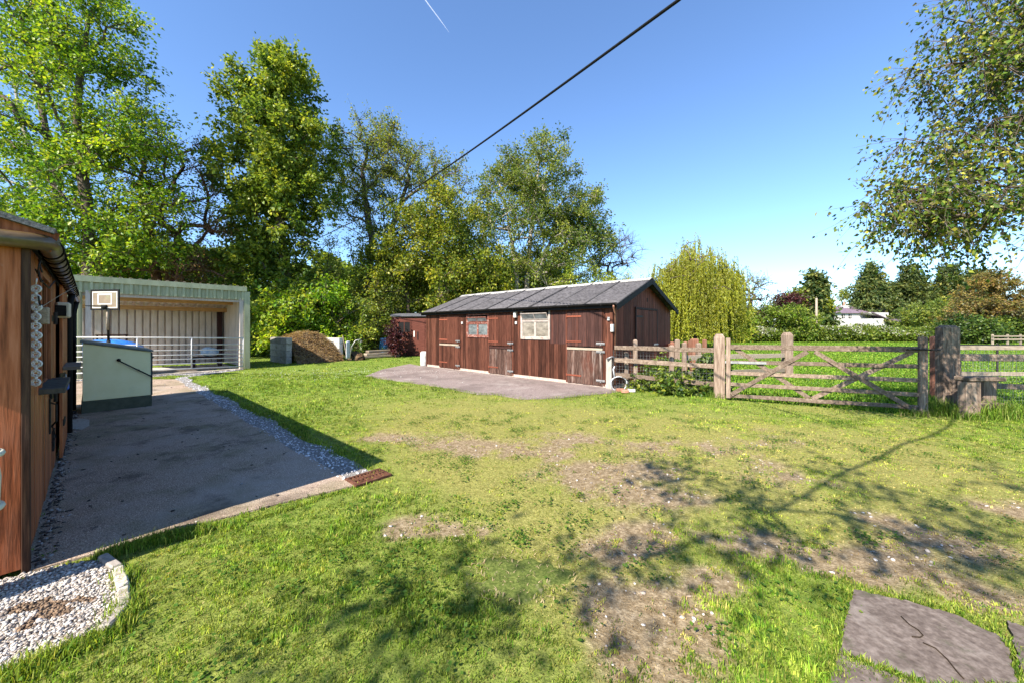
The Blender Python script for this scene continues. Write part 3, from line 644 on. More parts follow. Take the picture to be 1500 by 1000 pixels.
wall_unit('outdoor_socket', 1118, 340, .075, .2, .08, WHITEP, M('grey_cover', [(.3,.3,.3),(.4,.4,.4)], tone=0, bump=0))
# gable door
mb = boards(MB(), GD[0], GD[1], .1, gdz, axis='v', x=SL+.032, w=.14); gd = mb.build('gable_door', GABLEM, st, bevel=.003)
mb = MB(); mb.box(SL+.012,SL+.05,GD[0]-.07,GD[0]-.01,.1,gdz+.07).box(SL+.012,SL+.05,GD[1]+.01,GD[1]+.07,.1,gdz+.07).box(SL+.012,SL+.052,GD[0]-.01,GD[1]+.01,gdz+.01,gdz+.07); mb.build('gable_door_frame', BOARDD, st)
mb = MB(); mb.bar((SL+.05,GD[0],gdz-.2),(SL+.05,GD[0]+.4,gdz-.2),.012,.05); mb.build('hinge', IRON, gd)
mb = MB(); zz = GV(1340,428)[1]; mb.box(SL+.045,SL+.07,GD[1]-.25,GD[1]+.04,zz-.03,zz+.03).tube([(SL+.08,GD[1]-.22,zz),(SL+.08,GD[1]+.05,zz)],.012,6); mb.build('bolt', STEEL, gd)
vv, vz = GV(1303,187); mb = MB(); mb.box(SL+.012,SL+.02,vv-.025,vv+.025,vz-.06,vz+.06); mb.build('vent_slot', BLACK, st)
# ---------------- small shed beyond
a = at(576, 521, 21.6); sh = thing('garden_shed', 'small dark red brown shed with felt roof behind the purple shrub', 'shed', (a[0], a[1], 0), R(-8))
SHB = M('shed_boards', [(.05,.018,.013),(.10,.032,.022),(.15,.055,.04)], mp=(.6,5,9), ns=5, rough=.7, bump=.4, tone=.3)
f = MB()
for k in range(18): f.box(0, 2.1, -.012-.006, .012, .03+k*.122, .148+k*.122)
f.build('front_wall', SHB, sh)
f = MB()
for k in range(18): f.box(2.1, 2.118, .0, 2.0, .03+k*.122, .148+k*.122)
f.box(-.012,.0,.02,2,.03,2.2).box(0,2.1,1.98,2.0,.03,2.2); f.build('side_wall', SHB, sh)
f = MB(); f.prism([(-.14,2.28),(-.14,2.40),(1.0,2.50),(2.1,2.42),(2.1,2.30)], -.1, 2.32, 'x'); f.build('roof', M('roof_felt', [(.05,.05,.055),(.10,.10,.11),(.17,.17,.18)], ns=30, rough=.95, tone=.1, bump=.4), sh)
f = MB(); f.box(.35,1.05,-.035,-.018,1.38,1.95); wo = f.build('window', BLACK, sh)
f = MB(); f.box(.3,.35,-.05,-.02,1.33,2.0).box(1.05,1.1,-.05,-.02,1.33,2.0).box(.35,1.05,-.05,-.02,1.33,1.38).box(.35,1.05,-.05,-.02,1.95,2.0).box(.68,.72,-.05,-.036,1.38,1.95); f.build('frame', SHB, wo)
f = MB(); f.box(1.22,1.95,-.04,-.02,.06,2.05); do = f.build('door', SHB, sh); f = MB(); f.box(1.28,1.34,-.07,-.04,1.1,1.45); f.build('handle', WHITEP, do)
f = MB(); f.box(1.5,1.56,-.06,-.04,.95,1.4); f.build('latch', BLACK, do)
# ---------------- open fronted field shelter
S0 = lp(0,0); so_o = (-10.6-4.8*.659, 14.6-4.8*.752)
fs = thing('field_shelter', 'open fronted green metal field shelter with ribbed back wall', 'shelter', (so_o[0], so_o[1], 0), math.atan2(.752, .659))
SW_, SD_, SH1, SH2 = 4.8, 3.3, 3.22, 2.42
GREENM = M('green_sheet', [(.23,.235,.14),(.30,.305,.185),(.37,.37,.235)], mp=(2,2,.6), ns=3, rough=.45, bump=.05, tone=.1, spec=.4, blot=[((.18,.19,.13),(2,2,.8),.6,.8,.5)])
GREYM = M('pale_sheet_inside', [(.44,.355,.275),(.58,.475,.375),(.66,.55,.45)], mp=(2,2,.5), ns=3, rough=.6, bump=.05, tone=.1, blot=[((.40,.30,.23),(1.5,1.5,1.2),.58,.8,.4)])
def ribbed(n, u0, u1, fn, tone=None, dep=.055, inv=1):
    """trapezoid sheet: fn(u, off, t) -> point, t = 0..1 across the sheet"""
    mb = MB(); pit = (u1-u0)/n; us = []
    for i in range(n):
        a = u0+i*pit; us += [(a+pit*f_, dep*o_) for f_, o_ in ((((0,0),(.42,0),(.58,1),(.82,1)) if inv > 0 else ((0,0),(.74,0),(.76,-1.6),(.98,-1.6))))]
    us.append((u1,0)); vs = [fn(u,o,0) for u,o in us]+[fn(u,o,1) for u,o in us]; k = len(us)
    return mb.add(vs, [(i,i+1,k+i+1,k+i) for i in range(k-1)], tone)
ribbed(22, 0, SW_, lambda u,o,t: (u, -.03-o, 2.72+t*(SH1-.16-2.72))).build('fascia', GREENM, fs, solid=.004)
f = MB(); f.prism([(-.11,SH1-.17),(-.085,SH1-.17),(-.085,SH1-.02),(.15,SH1-.06),(.15,SH1-.03),(-.11,SH1+.012)], -.06, SW_+.06, 'x'); f.build('eave_trim', GREENM, fs)
ribbed(22, 0.02, SW_-.02, lambda u,o,t: (u, SD_-.10-o, .1+t*(SH2-.08)), inv=-1).build('back_wall', GREYM, fs, solid=.004)
ribbed(15, .05, SD_-.03, lambda u,o,t: (SW_-.05-o*.6, u, .1+t*(SH1-(SH1-SH2)*u/SD_-.12)), dep=.02, inv=-1).build('side_wall', GREYM, fs, solid=.004)
f = MB(); f.grid(20, 14, lambda s,t: (-.3+s*5.0, -.1+t*3.35, .02+.015*random.random())); f.build('floor', M('dusty_floor', [(.26,.22,.18),(.42,.37,.31),(.55,.49,.42)], ns=9, rough=1, tone=.05, bump=.6), fs)
ribbed(22, -.05, SW_+.05, lambda u,o,t: (u, -.08+t*(SD_+.25), SH1-.035+o-(SH1-SH2)*(-.08+t*(SD_+.25))/SD_)).build('roof', GREYM, fs, solid=.004)
ribbed(3, 0, .62, lambda u,o,t: (u, -.03-o, .05+t*2.68)).build('front_panel', GREENM, fs, solid=.004)
f = MB(); f.box(SW_-.02,SW_+.17,-.07,-.045,.02,SH1-.18).box(SW_+.15,SW_+.17,-.045,.2,.02,SH1-.2); f.build('corner_trim', GREENM, fs)
PINKW = M('bleached_post', [(.40,.33,.28),(.55,.47,.41)], mp=(6,6,.6), ns=5, rough=.8, tone=.1, blot=[((.25,.17,.13),(3,3,1),.6,.8,.5)])
for x in (.68, SW_-.16):
    f = MB(); f.box(x,x+.13,-.04,.10,0,2.78); f.build('post', PINKW, fs, bevel=.005)
f = MB(); f.box(SW_-.3,SW_-.12,SD_-.25,SD_-.08,0,SH2-.02); f.build('rear_post', BOARDD, fs)
ORW = M('raw_timber', [(.36,.18,.07),(.52,.29,.12),(.6,.36,.17)], mp=(.6,8,8), ns=4, rough=.8, tone=.2)
for v in (.45, 1.5, 2.6):
    f = MB(); z = SH1-(SH1-SH2)*v/SD_-.12; f.box(.05,SW_-.05,v,v+.07,z-.16,z); f.build('purlin', ORW, fs)
f = MB(); f.box(.05,SW_-.06,.02,.1,2.62,2.74); f.build('head_beam', PINKW, fs)
f = MB(); f.bar((.9,SD_-.25,1.35),(1.75,SD_-.25,1.35),.03,.04).bar((.95,SD_-.1,.1),(.95,SD_-.25,1.35),.05,.05).bar((1.7,SD_-.1,.1),(1.7,SD_-.25,1.35),.05,.05); f.build('saddle_rack', BOARDD, fs)
# white tubular gate across the shelter front
gl = lp(0,0); SHF = lambda u, v: (so_o[0]+u*.659-v*.752, so_o[1]+u*.752+v*.659)
g0 = SHF(.15,-.35); g1 = SHF(4.72,-.28)
gw = thing('metal_field_gate', 'white tubular metal gate across the open shelter front', 'gate', (*g0, .08), math.atan2(g1[1]-g0[1], g1[0]-g0[0]))
GL = math.hypot(g1[0]-g0[0], g1[1]-g0[1]); bz = [.06,.24,.40,.55,.71,.90,1.14]
tilt = lambda u, z: (u, 0, z+.12*(1-u/GL))
for z in bz:
    f = MB(); f.tube([tilt(0,z), tilt(GL,z)], .022 if z in (bz[0],bz[-1]) else .017, 8); f.build('bar', WHITEP, gw, smooth=True)
for u in (0.02, GL*.36, GL*.66, GL-.02):
    f = MB(); f.tube([tilt(u,bz[0]), tilt(u,bz[-1])], .022, 8); f.build('upright', WHITEP, gw, smooth=True)
f = MB()
for k in range(8): f.tube([tilt(GL-.13+.06*(k%2), .15+k*.12), tilt(GL-.05, .2+k*.12)], .008, 5)
f.build('chain', STEEL, gw)
# ---------------- the near timber block on the left
LF = Frame(LC, math.atan2(LD[1], LD[0]))
lb = thing('stable_block', 'near red brown timber block with brown gutter along the asphalt path', 'stable block', (*LC, 0), LF.ang)
BOARDO = M('orange_boards', [(.12,.036,.012),(.32,.098,.032),(.50,.175,.065)], mp=(10,10,.5), ns=5, rough=.5, bump=.6, bd=.004, tone=.3, spec=.35,
    blot=[((.08,.028,.014), (5,5,.6), .58, .75, .6), ((.5,.3,.2), (14,14,1.2), .66, .78, .5)])
BOARDG = M('gable_boards', [(.16,.048,.022),(.42,.125,.052),(.56,.20,.10)], mp=(10,10,.7), ns=4, rough=.7, bump=.5, tone=.15, blot=[((.05,.022,.015),(3,3,1),.52,.7,.7), ((.5,.32,.25),(6,6,3),.66,.78,.5)])
LLEN = 7.6; LEV = 2.16
def luz(px, py): return LF.uz(px, py)
win = (.80, 1.72, 1.13, 2.06)
f = MB(); boards(f, .05, 3.0, .05, LEV, w=.15, holes=[win]); boards(f, 4.3, LLEN, .05, LEV, w=.15); f.build('front_wall', BOARDO, lb, bevel=.003)
f = MB(); boards(f, 3.0, 4.3, .05, LEV, w=.16, y0=-.06, y1=-.035); dr = f.build('door', BOARDO, lb, bevel=.003)
f = MB(); boards(f, 2.96, 4.34, .05, LEV, w=.4, y0=.0, y1=.02); f.build('door_backing', BOARDD, lb)
for u0, z0 in ((2.0, 1.70), (2.0, .92), (3.1, 1.75), (3.1, .45)):
    f = MB(); f.box(u0-.02, u0+.34, -.075 if u0 > 3 else -.03, -.06 if u0 > 3 else -.012, z0-.03, z0+.03).tube([(u0-.03,-.05,z0-.06),(u0-.03,-.05,z0+.06)], .014, 6); f.build('hinge', IRON, lb)
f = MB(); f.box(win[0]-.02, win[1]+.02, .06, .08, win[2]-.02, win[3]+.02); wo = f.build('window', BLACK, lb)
f = MB(); f.box(win[0]-.04,win[0]+.02,-.03,.05,win[2],win[3]).box(win[1]-.02,win[1]+.05,-.035,.05,win[2]-.05,win[3]+.04).box(win[0]+.02,win[1]-.02,-.03,.05,win[3]-.03,win[3]+.03).box((win[0]+win[1])/2-.02,(win[0]+win[1])/2+.02,-.0,.05,win[2],win[3]-.03); f.build('frame', BOARDO, wo, bevel=.003)
f = MB(); f.box(win[0]-.04,win[1]+.08,-.15,.03,win[2]-.055,win[2]-.012); f.build('sill', M('grey_sill', [(.05,.045,.04),(.13,.12,.10)], ns=12, tone=.1), wo, bevel=.003)
f = MB(); f.box(-.024,.03,-.026,.010,.0,LEV); f.build('corner_post', M('black_post', [(.02,.012,.009),(.06,.03,.02),(.11,.06,.035)], mp=(9,9,.6), ns=5, tone=.1, rough=.6), lb, bevel=.004)
LD_ = 3.8; LAP = 2.75
f = MB(); n = 26
for k in range(n):
    a, b = .011+k*LD_/n, .011+(k+1)*LD_/n-.004; c = (a+b)/2; f.box(-.018,.0,a,b,.04, LEV+.02+(LAP-LEV)*(1-abs(c-LD_/2)/(LD_/2)))
f.build('gable_wall', BOARDG, lb, bevel=.002)
f = MB(); f.box(0,LLEN,LD_-.02,LD_,.05,LEV).box(LLEN-.02,LLEN,.03,LD_-.03,.05,LEV); f.build('rear_wall', BOARDD, lb)
FELT = M('felt', [(.06,.055,.055),(.13,.12,.12),(.22,.21,.21)], ns=60, rough=.95, bump=.5, tone=.1)
for sg in (-1, 1):
    f = MB(); sl_ = (LAP-LEV)/(LD_/2); e = LD_/2+sg*(LD_/2+.13)
    f.bar((-.09+(LLEN+.2)/2, LD_/2, LAP+.125), (-.09+(LLEN+.2)/2, e, LAP+.125-sl_*(LD_/2+.13)), LLEN+.2, .035, up=(0,0,1)); f.build('roof', FELT, lb)
    f = MB(); f.bar((-.022, LD_/2, LAP+.055), (-.022, e, LAP+.055-sl_*(LD_/2+.13)), .03, .13, up=(0,0,1)); f.build('barge_board', BOARDG, lb)
# gutter: along the front, round the near corner
BROWNP = M('brown_gutter', [(.055,.032,.014),(.11,.07,.03),(.17,.12,.055)], ns=6, rough=.3, bump=.1, tone=.1, spec=.5, blot=[((.03,.02,.012),(5,5,5),.55,.7,.6)])
gz = LEV+.005
f = MB(); f.tube([(LLEN+.05,-.10,gz-.02),(.02,-.10,gz),(-.05,-.085,gz),(-.075,-.03,gz),(-.08,.05,gz),(-.08,1.2,gz)], .052, 14); gu = f.build('gutter', BROWNP, lb, smooth=True)
f = MB()
for u in (.55, 1.6, 2.7, 3.9, 5.2): f.tube([(u-.03,-.10,gz-.003*u),(u+.03,-.10,gz-.003*u)], .058, 14)
f.tube([(-.08,.14,gz),(-.08,.19,gz)], .060, 14); f.build('union_clip', BROWNP, gu, smooth=False)
f = MB(); pts = []
for k in range(260):
    u = .05+k*.019; an = k*.38; pts.append((u, -.10+.060*math.cos(an), gz-.003*u+.060*math.sin(an)-.004))
f.tube(pts, .006, 5); f.build('wound_cable', BLACK, gu, smooth=True)
f = MB(); f.tube([(LLEN-.6,-.10,gz-.05),(LLEN-.6,-.06,gz-.3),(LLEN-.6,-.06,.05)], .04, 10); f.build('downpipe', BLACK, lb, smooth=True)
f = MB(); f.tube([(4.6,-.10,gz-.04),(4.6,-.07,gz-.3),(4.6,-.07,.05)], .035, 10); f.build('downpipe', BLACK, lb, smooth=True)
# wrought iron scroll bracket under the eave
f = MB()
def scroll(cx, cz, r, s0, s1, off=-.045):
    return [(cx+r*(1-.55*t)*math.cos(s0+(s1-s0)*t)*.9, off-.02*t, cz+r*(1-.55*t)*math.sin(s0+(s1-s0)*t)) for t in np.linspace(0,1,16)]
for cx, cz, r, a0, a1 in ((.14,2.03,.06,5.2,.6),(.17,1.95,.055,.2,5.6),(.13,1.78,.05,.3,5.5),(.2,1.99,.09,1.4,3.2)): f.tube(scroll(cx,cz,r,a0,a1), .0045, 6)
f.tube([(.1,-.04,2.0),(.25,-.06,1.93),(.45,-.08,1.9),(.62,-.10,1.97)], .005, 6)
f.build('scroll_bracket', IRON, lb, smooth=True)
f = MB(); f.tube([(.22,-.05,1.74),(.7,-.12,1.86),(1.4,-.18,1.98),(2.6,-.2,2.1)], .0025, 4); f.build('string', M('twine', [(.25,.2,.13),(.4,.33,.22)], tone=0, bump=0), lb)
f = MB(); f.box(.22,.36,-.09,-.02,1.63,1.75); f.build('timber_block', PALEW, lb, bevel=.004)
# floodlight, shelf, catch, cat flap plate
u, z = 3.55, luz(102,438)[1]
f = MB(); f.box(2.72,2.95,-.13,-.02,1.72,1.9); fo = f.build('security_light', M('cream_plastic', [(.55,.46,.34),(.66,.57,.44)], tone=.05, bump=.05), lb, bevel=.015)
f = MB(); f.box(2.66,2.72,-.10,-.02,1.74,1.86); f.build('hood', BLACK, fo)
f = MB(); f.box(3.0,3.9,-.20,-.062,1.10,1.14); f.build('shelf', M('shelf_wood', [(.12,.10,.08),(.24,.20,.16)], ns=12, tone=.1), lb, bevel=.003)
f = MB(); f.tube([(1.92,-.02,.86),(1.98,-.055,.83),(1.98,-.055,.66),(2.02,-.02,.6)], .009, 6).box(1.9,2.0,-.022,-.012,.55,.9).tube([(1.95,-.03,.62),(2.0,-.05,.50),(1.96,-.03,.45)], .005, 5); f.build('latch', IRON, lb)
f = MB(); f.box(2.35,2.55,-.025,-.012,.28,.5); f.build('vent_plate', IRON, lb)
f = MB(); f.tube([(2.85,-.09,.98),(2.85,-.09,1.05),(2.9,-.09,1.06),(2.93,-.09,1.05),(2.93,-.09,.98)], .007, 6); tl = thing('padlock', 'small blue padlock hanging on the timber block door', 'padlock', (*LF.w(0,0), 0), LF.ang)
sk = f.build('shackle', STEEL, tl, smooth=True); f = MB(); f.box(2.82,2.96,-.115,-.065,.88,.985); f.build('body', M('blue_plastic', [(.02,.08,.35),(.03,.12,.45)], tone=.1, bump=0, rough=.4), tl, bevel=.01)
f = MB(); f.bar((2.7,-.05,1.06),(2.9,-.085,1.06),.01,.05); f.build('hasp', IRON, tl)
# hanging chain of pierced white rings
chn = thing('hanging_chain', 'chain of pierced white plastic rings hanging from the scroll hook', 'chain', (*LF.w(.125,-.04), 0), math.atan2(LD[1], LD[0])+R(70))
WR = M('white_plastic_ring', [(.60,.60,.62),(.74,.74,.76)], ns=9, rough=.35, bump=0, tone=.1)
zt = 1.90; npit = 11; pit = (1.90-1.20)/npit
f = MB()
ring = [(0+.0225*math.cos(a), 0, .0225*math.sin(a)) for a in np.linspace(0, 2*math.pi, 19)]
f.tube(ring, .0062, 6, cap=False)
for k in range(6):
    a = k*math.pi/3+.3; f.tube([(.011*math.cos(a),0,.011*math.sin(a)),(.021*math.cos(a),0,.021*math.sin(a))], .0055, 5)
f.tube([(.011*math.cos(a),0,.011*math.sin(a)) for a in np.linspace(0,2*math.pi,10)], .0035, 5, cap=False)
r0 = f.build('ring', WR, chn, smooth=True); r0.location = (0,0,zt-.03)
for k in range(1, npit):
    r_ = r0.copy(); C.objects.link(r_); r_.parent = chn; r_.location = (0.003*math.sin(k*2.1), .002*(k%2), zt-.03-k*pit); r_.rotation_euler = (0, k*.35, .15*math.sin(k*1.7))
f = MB(); f.tube([(-.004,0,zt+.04),(0,0,zt)], .004, 5)
for k in range(npit-1): f.tube([(0,-.008,zt-.03-k*pit-.03),(0,.008,zt-.03-(k+1)*pit+.03)], .0075, 6)
f.build('connector', WR, chn, smooth=True)
# pale green urn against the gable
f = MB(); pl = thing('plant_urn', 'pale green plastic urn with raised rims beside the gable at the left edge', 'urn', (*LF.w(-.24,.194), 0))
f.lathe([(.07,0),(.10,.02),(.115,.25),(.10,.46),(.105,.52),(.125,.56),(.13,.72),(.12,.82),(.11,.84),(.105,.90),(.10,.86),(.05,.85)], n=28)
MINT = M('mint_plastic', [(.55,.55,.42),(.62,.62,.5)], ns=5, rough=.5, bump=0, tone=0)
f.build('body', MINT, pl, smooth=True)
for z, r_ in ((.545,.128),(.86,.128)):
    f = MB(); f.tube([(r_*math.cos(a), r_*math.sin(a), z) for a in np.linspace(0,2*math.pi,29)], .018, 8, cap=False); f.build('rim', MINT, pl, smooth=True)
# ---------------- pale green bunker with sloping lid
bn = thing('feed_bin', 'pale green box with sloping grey lid and black grab rail', 'feed bin', (*lp(6.6,.18), 0), math.atan2(LN[1], LN[0]))
MINTW = M('pale_green_board', [(.78,.74,.40),(.83,.79,.45),(.86,.82,.50)], mp=(1,1,1), ns=4, rough=.55, bump=.08, tone=.03, blot=[((.62,.64,.42),(3,3,1.5),.6,.8,.4), ((.5,.5,.42),(12,12,12),.66,.75,.4)])
BW, BD = .92, 1.5
f = MB(); f.prism([(0,.24),(BW,.24),(BW,1.12),(0,1.32)], 0, BD, 'y'); f.build('body', MINTW, bn, bevel=.006)
f = MB(); f.box(-.015,BW+.012,-.015,BD,0,.238); f.build('plinth', M('dark_green_plinth', [(.06,.068,.045),(.10,.108,.075)], ns=8, tone=.05, rough=.7, blot=[((.13,.12,.1),(7,7,12),.62,.75,.5)]), bn, bevel=.006)
f = MB(); f.prism([(-.03,1.335),(BW+.035,1.122),(BW+.035,1.155),(-.03,1.375)], -.03, BD+.03, 'y'); f.build('lid', M('grey_lid', [(.10,.12,.11),(.18,.2,.19)], ns=8, tone=.05, rough=.5), bn, bevel=.004)
f = MB(); f.box(BW-.003,BW+.022,-.006,BD,.24,1.11); f.build('edge_trim', M('dark_trim', [(.05,.06,.05),(.09,.1,.09)], tone=0), bn)
f = MB(); f.tube([(.47,-.006,.98),(.47,-.05,.97),(.93,-.05,.62),(.93,-.006,.61)], .012, 8).tube([(.465,-.004,.985),(.465,-.014,.985)], .03, 10).tube([(.74,-.004,.76),(.74,-.05,.775)], .012, 8); f.build('grab_rail', BLACK, bn, smooth=True)
# ---------------- basketball hoop
a = (-12.04, 11.0)
bh = thing('basketball_hoop', 'basketball backboard on a slim pole standing before the shelter', 'basketball hoop', (a[0], a[1], 0), R(-6))
f = MB(); f.tube([(0,0,0),(0,0,1.25)], .045, 10).tube([(0,0,1.25),(0,-.02,2.3)], .03, 10); f.build('pole', BLACK, bh, smooth=True)
f = MB(); f.tube([(0,-.02,1.55),(0,-.02,2.3)], .033, 10); f.build('upper_pole', PALEW, bh, smooth=True)
f = MB(); f.box(-.46,.46,-.09,-.075,2.16,2.72); f.build('backboard', M('cream_board', [(.17,.12,.075),(.24,.18,.12)], ns=5, tone=0, bump=0, rough=.4, blot=[((.22,.24,.12),(4,4,4),.5,.7,.5)]), bh)
f = MB()
for x0,x1,z0,z1 in ((-.48,.48,2.70,2.745),(-.48,.48,2.135,2.18),(-.48,-.44,2.18,2.70),(.44,.48,2.18,2.70)): f.box(x0,x1,-.10,-.07,z0,z1)
f.build('rim_frame', BLACK, bh)
f = MB()
for x0,x1,z0,z1 in ((-.42,.42,2.655,2.68),(-.42,.42,2.195,2.22),(-.42,-.395,2.22,2.655),(.395,.42,2.22,2.655),(-.24,.24,2.58,2.62),(-.24,.24,2.30,2.33),(-.24,-.205,2.33,2.58),(.205,.24,2.33,2.58)): f.box(x0,x1,-.0945,-.088,z0,z1)
f.build('target_lines', WHITEP, bh)
f = MB(); f.tube([(.2*math.sin(a), -.31+.2*math.cos(a), 2.24) for a in np.linspace(0,2*math.pi,22)], .01, 6, cap=False).box(-.08,.08,-.13,-.09,2.18,2.28); f.build('ring', BLACK, bh, smooth=True)
# ---------------- things inside the shelter
a = SHF(1.15, .75)
f = MB(); f.grid(30, 16, lambda s, t: (1.0*math.sin(math.pi*t)*math.cos(2*math.pi*s)*1.05, .8*math.sin(math.pi*t)*math.sin(2*math.pi*s), .62-.62*math.cos(math.pi*t)+.02*math.sin(9*s*6.28)*math.sin(math.pi*t)))
bt = thing('covered_trailer', 'blue plastic cover tied over a low rounded load inside the shelter', 'covered load', (a[0],a[1],0), .8)
f.build('cover', M('blue_sheet', [(.015,.10,.42),(.03,.18,.62),(.06,.26,.7)], ns=5, rough=.35, bump=.6, bd=.03, tone=0), bt, smooth=True)
f = MB()
for k in range(3): f.tube([(1.07*math.cos(an), .82*math.sin(an), .62+.1*math.sin(3*an+k*2)) for an in np.linspace(0,6.28,40)], .012, 5)
f.build('rope', WHITEP, bt)
a = SHF(1.95, .9); f = MB(); f.lathe([(.24,0),(.33,.28),(.36,.3),(.35,.27)], n=18); tag(f.build('feed_tub', BLACK, smooth=True), 'low black feed tub on the ground behind the shelter gate', 'tub').location = (a[0],a[1],.30)
tb = thing('trestle_bench', 'low dark bench carrying a feed sack at the right of the shelter', 'bench', (*SHF(3.9,1.6),0), math.atan2(.752,.659))
f = MB(); f.box(-.5,.5,-.25,.25,.42,.47); f.build('top', BOARDD, tb)
for x in (-.42,.42):
    f = MB(); f.box(x-.04,x+.04,-.2,.2,0,.42); f.build('leg', BOARDD, tb)
a = SHF(3.95,1.6); f = MB(); f.grid(16,10, lambda s,t: (.3*math.sin(math.pi*t)*math.cos(6.283*s), .2*math.sin(math.pi*t)*math.sin(6.283*s), .19-.19*math.cos(math.pi*t)+.03*math.sin(s*20)*math.sin(math.pi*t)))
o = f.build('feed_sack', M('sack', [(.12,.30,.50),(.45,.55,.6),(.65,.65,.62)], ns=5, tone=0, bump=.5), smooth=True); o.location = (a[0],a[1],.47); o.rotation_euler = (0,.2,.6); tag(o, 'blue and white feed sack lying on the low bench', 'sack')
f = MB(); a = SHF(3.2, .5); o = MB().bar((a[0]-1.3*.659,a[1]-1.3*.752,.05),(a[0]+1.2*.659,a[1]+1.2*.752,.09),.12,.09,cut=4,wob=.01).build('timber_baulk', PALEW, bevel=.01); tag(o, 'pale timber baulk lying along the shelter floor behind the gate', 'timber')
# ---------------- muck heap bay
BLOCK = M('concrete_block', [(.22,.20,.17),(.34,.31,.27),(.44,.41,.36)], ns=9, rough=.95, bump=.5, tone=.25, blot=[((.09,.10,.06),(3,3,3),.55,.72,.7)])
LIME = M('whitewash', [(.36,.345,.31),(.48,.46,.42)], ns=5, rough=.9, bump=.4, tone=.1, blot=[((.22,.16,.12),(3,3,3),.55,.7,.6)])
A0 = np.array([-10.12,16.75]); A1 = np.array([-11.6,17.9]); B0 = np.array([-8.72,18.7]); 
dv = (A1-A0)/np.linalg.norm(A1-A0); pv = np.array([dv[1],-dv[0]]); pv = pv if pv@(B0-A0) > 0 else -pv
wlen = 1.9; Wb = (B0-A0)@pv
mw = thing('muck_bay', 'three sided block bay holding the brown muck heap', 'muck bay', (A0[0],A0[1],0), math.atan2(dv[1],dv[0]))
sgn = 1 if (-dv[1]*pv[0]+dv[0]*pv[1]) > 0 else -1
f = MB()
for k in range(4):
    n_ = 3; 
    for i in range(n_): f.box(i*wlen/n_+.004,(i+1)*wlen/n_-.004,-.12+random.uniform(-.008,.008),.12,k*.295+.003,k*.295+.29)
f.build('near_wall', BLOCK, mw, bevel=.012)
f = MB(); y1 = sgn*Wb
for k in range(4): f.box(0,.9,min(y1-.1,y1+.1),max(y1-.1,y1+.1),k*.28+.003,k*.28+.275); f.box(.905,wlen,min(y1-.1,y1+.1),max(y1-.1,y1+.1),k*.28+.003,k*.28+.275)
f.build('far_wall', LIME, mw, bevel=.01, label='whitewashed far wall')
f = MB(); ya, yb = sorted((sgn*.13, y1-sgn*.11))
for k in range(4): f.box(wlen-.2,wlen,ya,yb,k*.285+.003,k*.285+.28)
f.build('back_wall', BLOCK, mw, bevel=.01)
MUCK = M('muck', [(.03,.017,.010),(.10,.058,.032),(.24,.15,.08)], ns=14, rough=1, bump=1, bd=.05, tone=0, spec=.1, blot=[((.36,.25,.14),(2.2,2.2,2.2),.5,.75,.7)])
yy0, yy1 = sorted((sgn*.14, y1-sgn*.12))
def muck(s, t):
    x = -.55+(wlen-.25+.55)*s; y = yy0+(yy1-yy0)*t; tt = t if sgn > 0 else 1-t
    h = 1.30*min(1, max(0, s*1.9-.02))**.8*(1-1.9*abs(tt-.45)**2.4)+.24*(fbm(np.array([x*2.5]),np.array([y*2.5]),4,4)[0]-.5)
    return (x, y, max(-.01, h)+.05*random.random()*(s > .04))
f = MB(); f.grid(60, 60, muck); mk = f.build('muck_heap', MUCK, None); mk.location = (A0[0],A0[1],0); mk.rotation_euler = (0,0,math.atan2(dv[1],dv[0]))
tag(mk, 'brown straw and muck heap piled between the block walls', 'muck heap')
vv = np.array([v.co[:] for v in mk.data.vertices]); rng = np.random.default_rng(3); k = rng.integers(0,len(vv),9000); p = vv[k]+rng.normal(0,.035,(9000,3)); p = p[p[:,2] > .03]; n = len(p)
an = rng.random(n)*6.28; l = rng.uniform(.05,.16,n); e = np.stack([np.cos(an)*l, np.sin(an)*l, rng.normal(0,.04,n)],1); wv = np.stack([-np.sin(an)*.006, np.cos(an)*.006, 0*an+.004],1)
V = np.stack([p-wv,p+wv,p+e+wv*.6,p+e-wv*.6],1)+[0,0,.012]
tn = np.array([[.36,.25,.12],[.22,.14,.07],[.45,.34,.18],[.10,.06,.035]])[rng.integers(0,4,n)]
npmesh('straw', V.reshape(-1,3), [np.arange(n)[:,None]*4+np.array([[0,1,2,3]])], GRASS, mk, tint=np.repeat(tn,4,0))['kind'] = 'stuff'
# upended wheelbarrow by the bay
a = gnd(512, 528); wb = thing('wheelbarrow', 'pale wheelbarrow upended against the end of the muck bay', 'wheelbarrow', (a[0],a[1],0), R(20))
f = MB(); f.grid(10, 10, lambda s,t: (-.14+.16*math.cos(math.pi*(s-.5))*1.2*(1-.2*t), (s-.5)*.62*(1-.25*t), .12+.85*t)); f.build('tray', M('tray_paint', [(.45,.46,.48),(.62,.63,.65)], ns=6, tone=0, blot=[((.2,.1,.06),(4,4,4),.6,.75,.6)]), wb, solid=.006, smooth=True)
for sg in (-1,1):
    f = MB(); f.tube([(.02,sg*.2,.08),(.10,sg*.26,.7),(.28,sg*.28,1.0),(.5,sg*.28,1.05),(.55,sg*.28,.95),(.5,sg*.28,.86)], .017, 7); f.build('handle', STEEL, wb, smooth=True)
f = MB(); f.tube([(.02+.16*math.cos(q_), 0, .17+.16*math.sin(q_)) for q_ in np.linspace(0,6.283,18)], .035, 8, cap=False); f.build('wheel', BLACK, wb, smooth=True)
f = MB(); f.bar((-.22,.25,0),(-.5,.35,1.25),.03,.03); o = f.build('fork_handle', PALEW); o.location = (a[0],a[1],0); tag(o, 'thin wooden tool handle leaning on the white bay wall', 'tool handle')
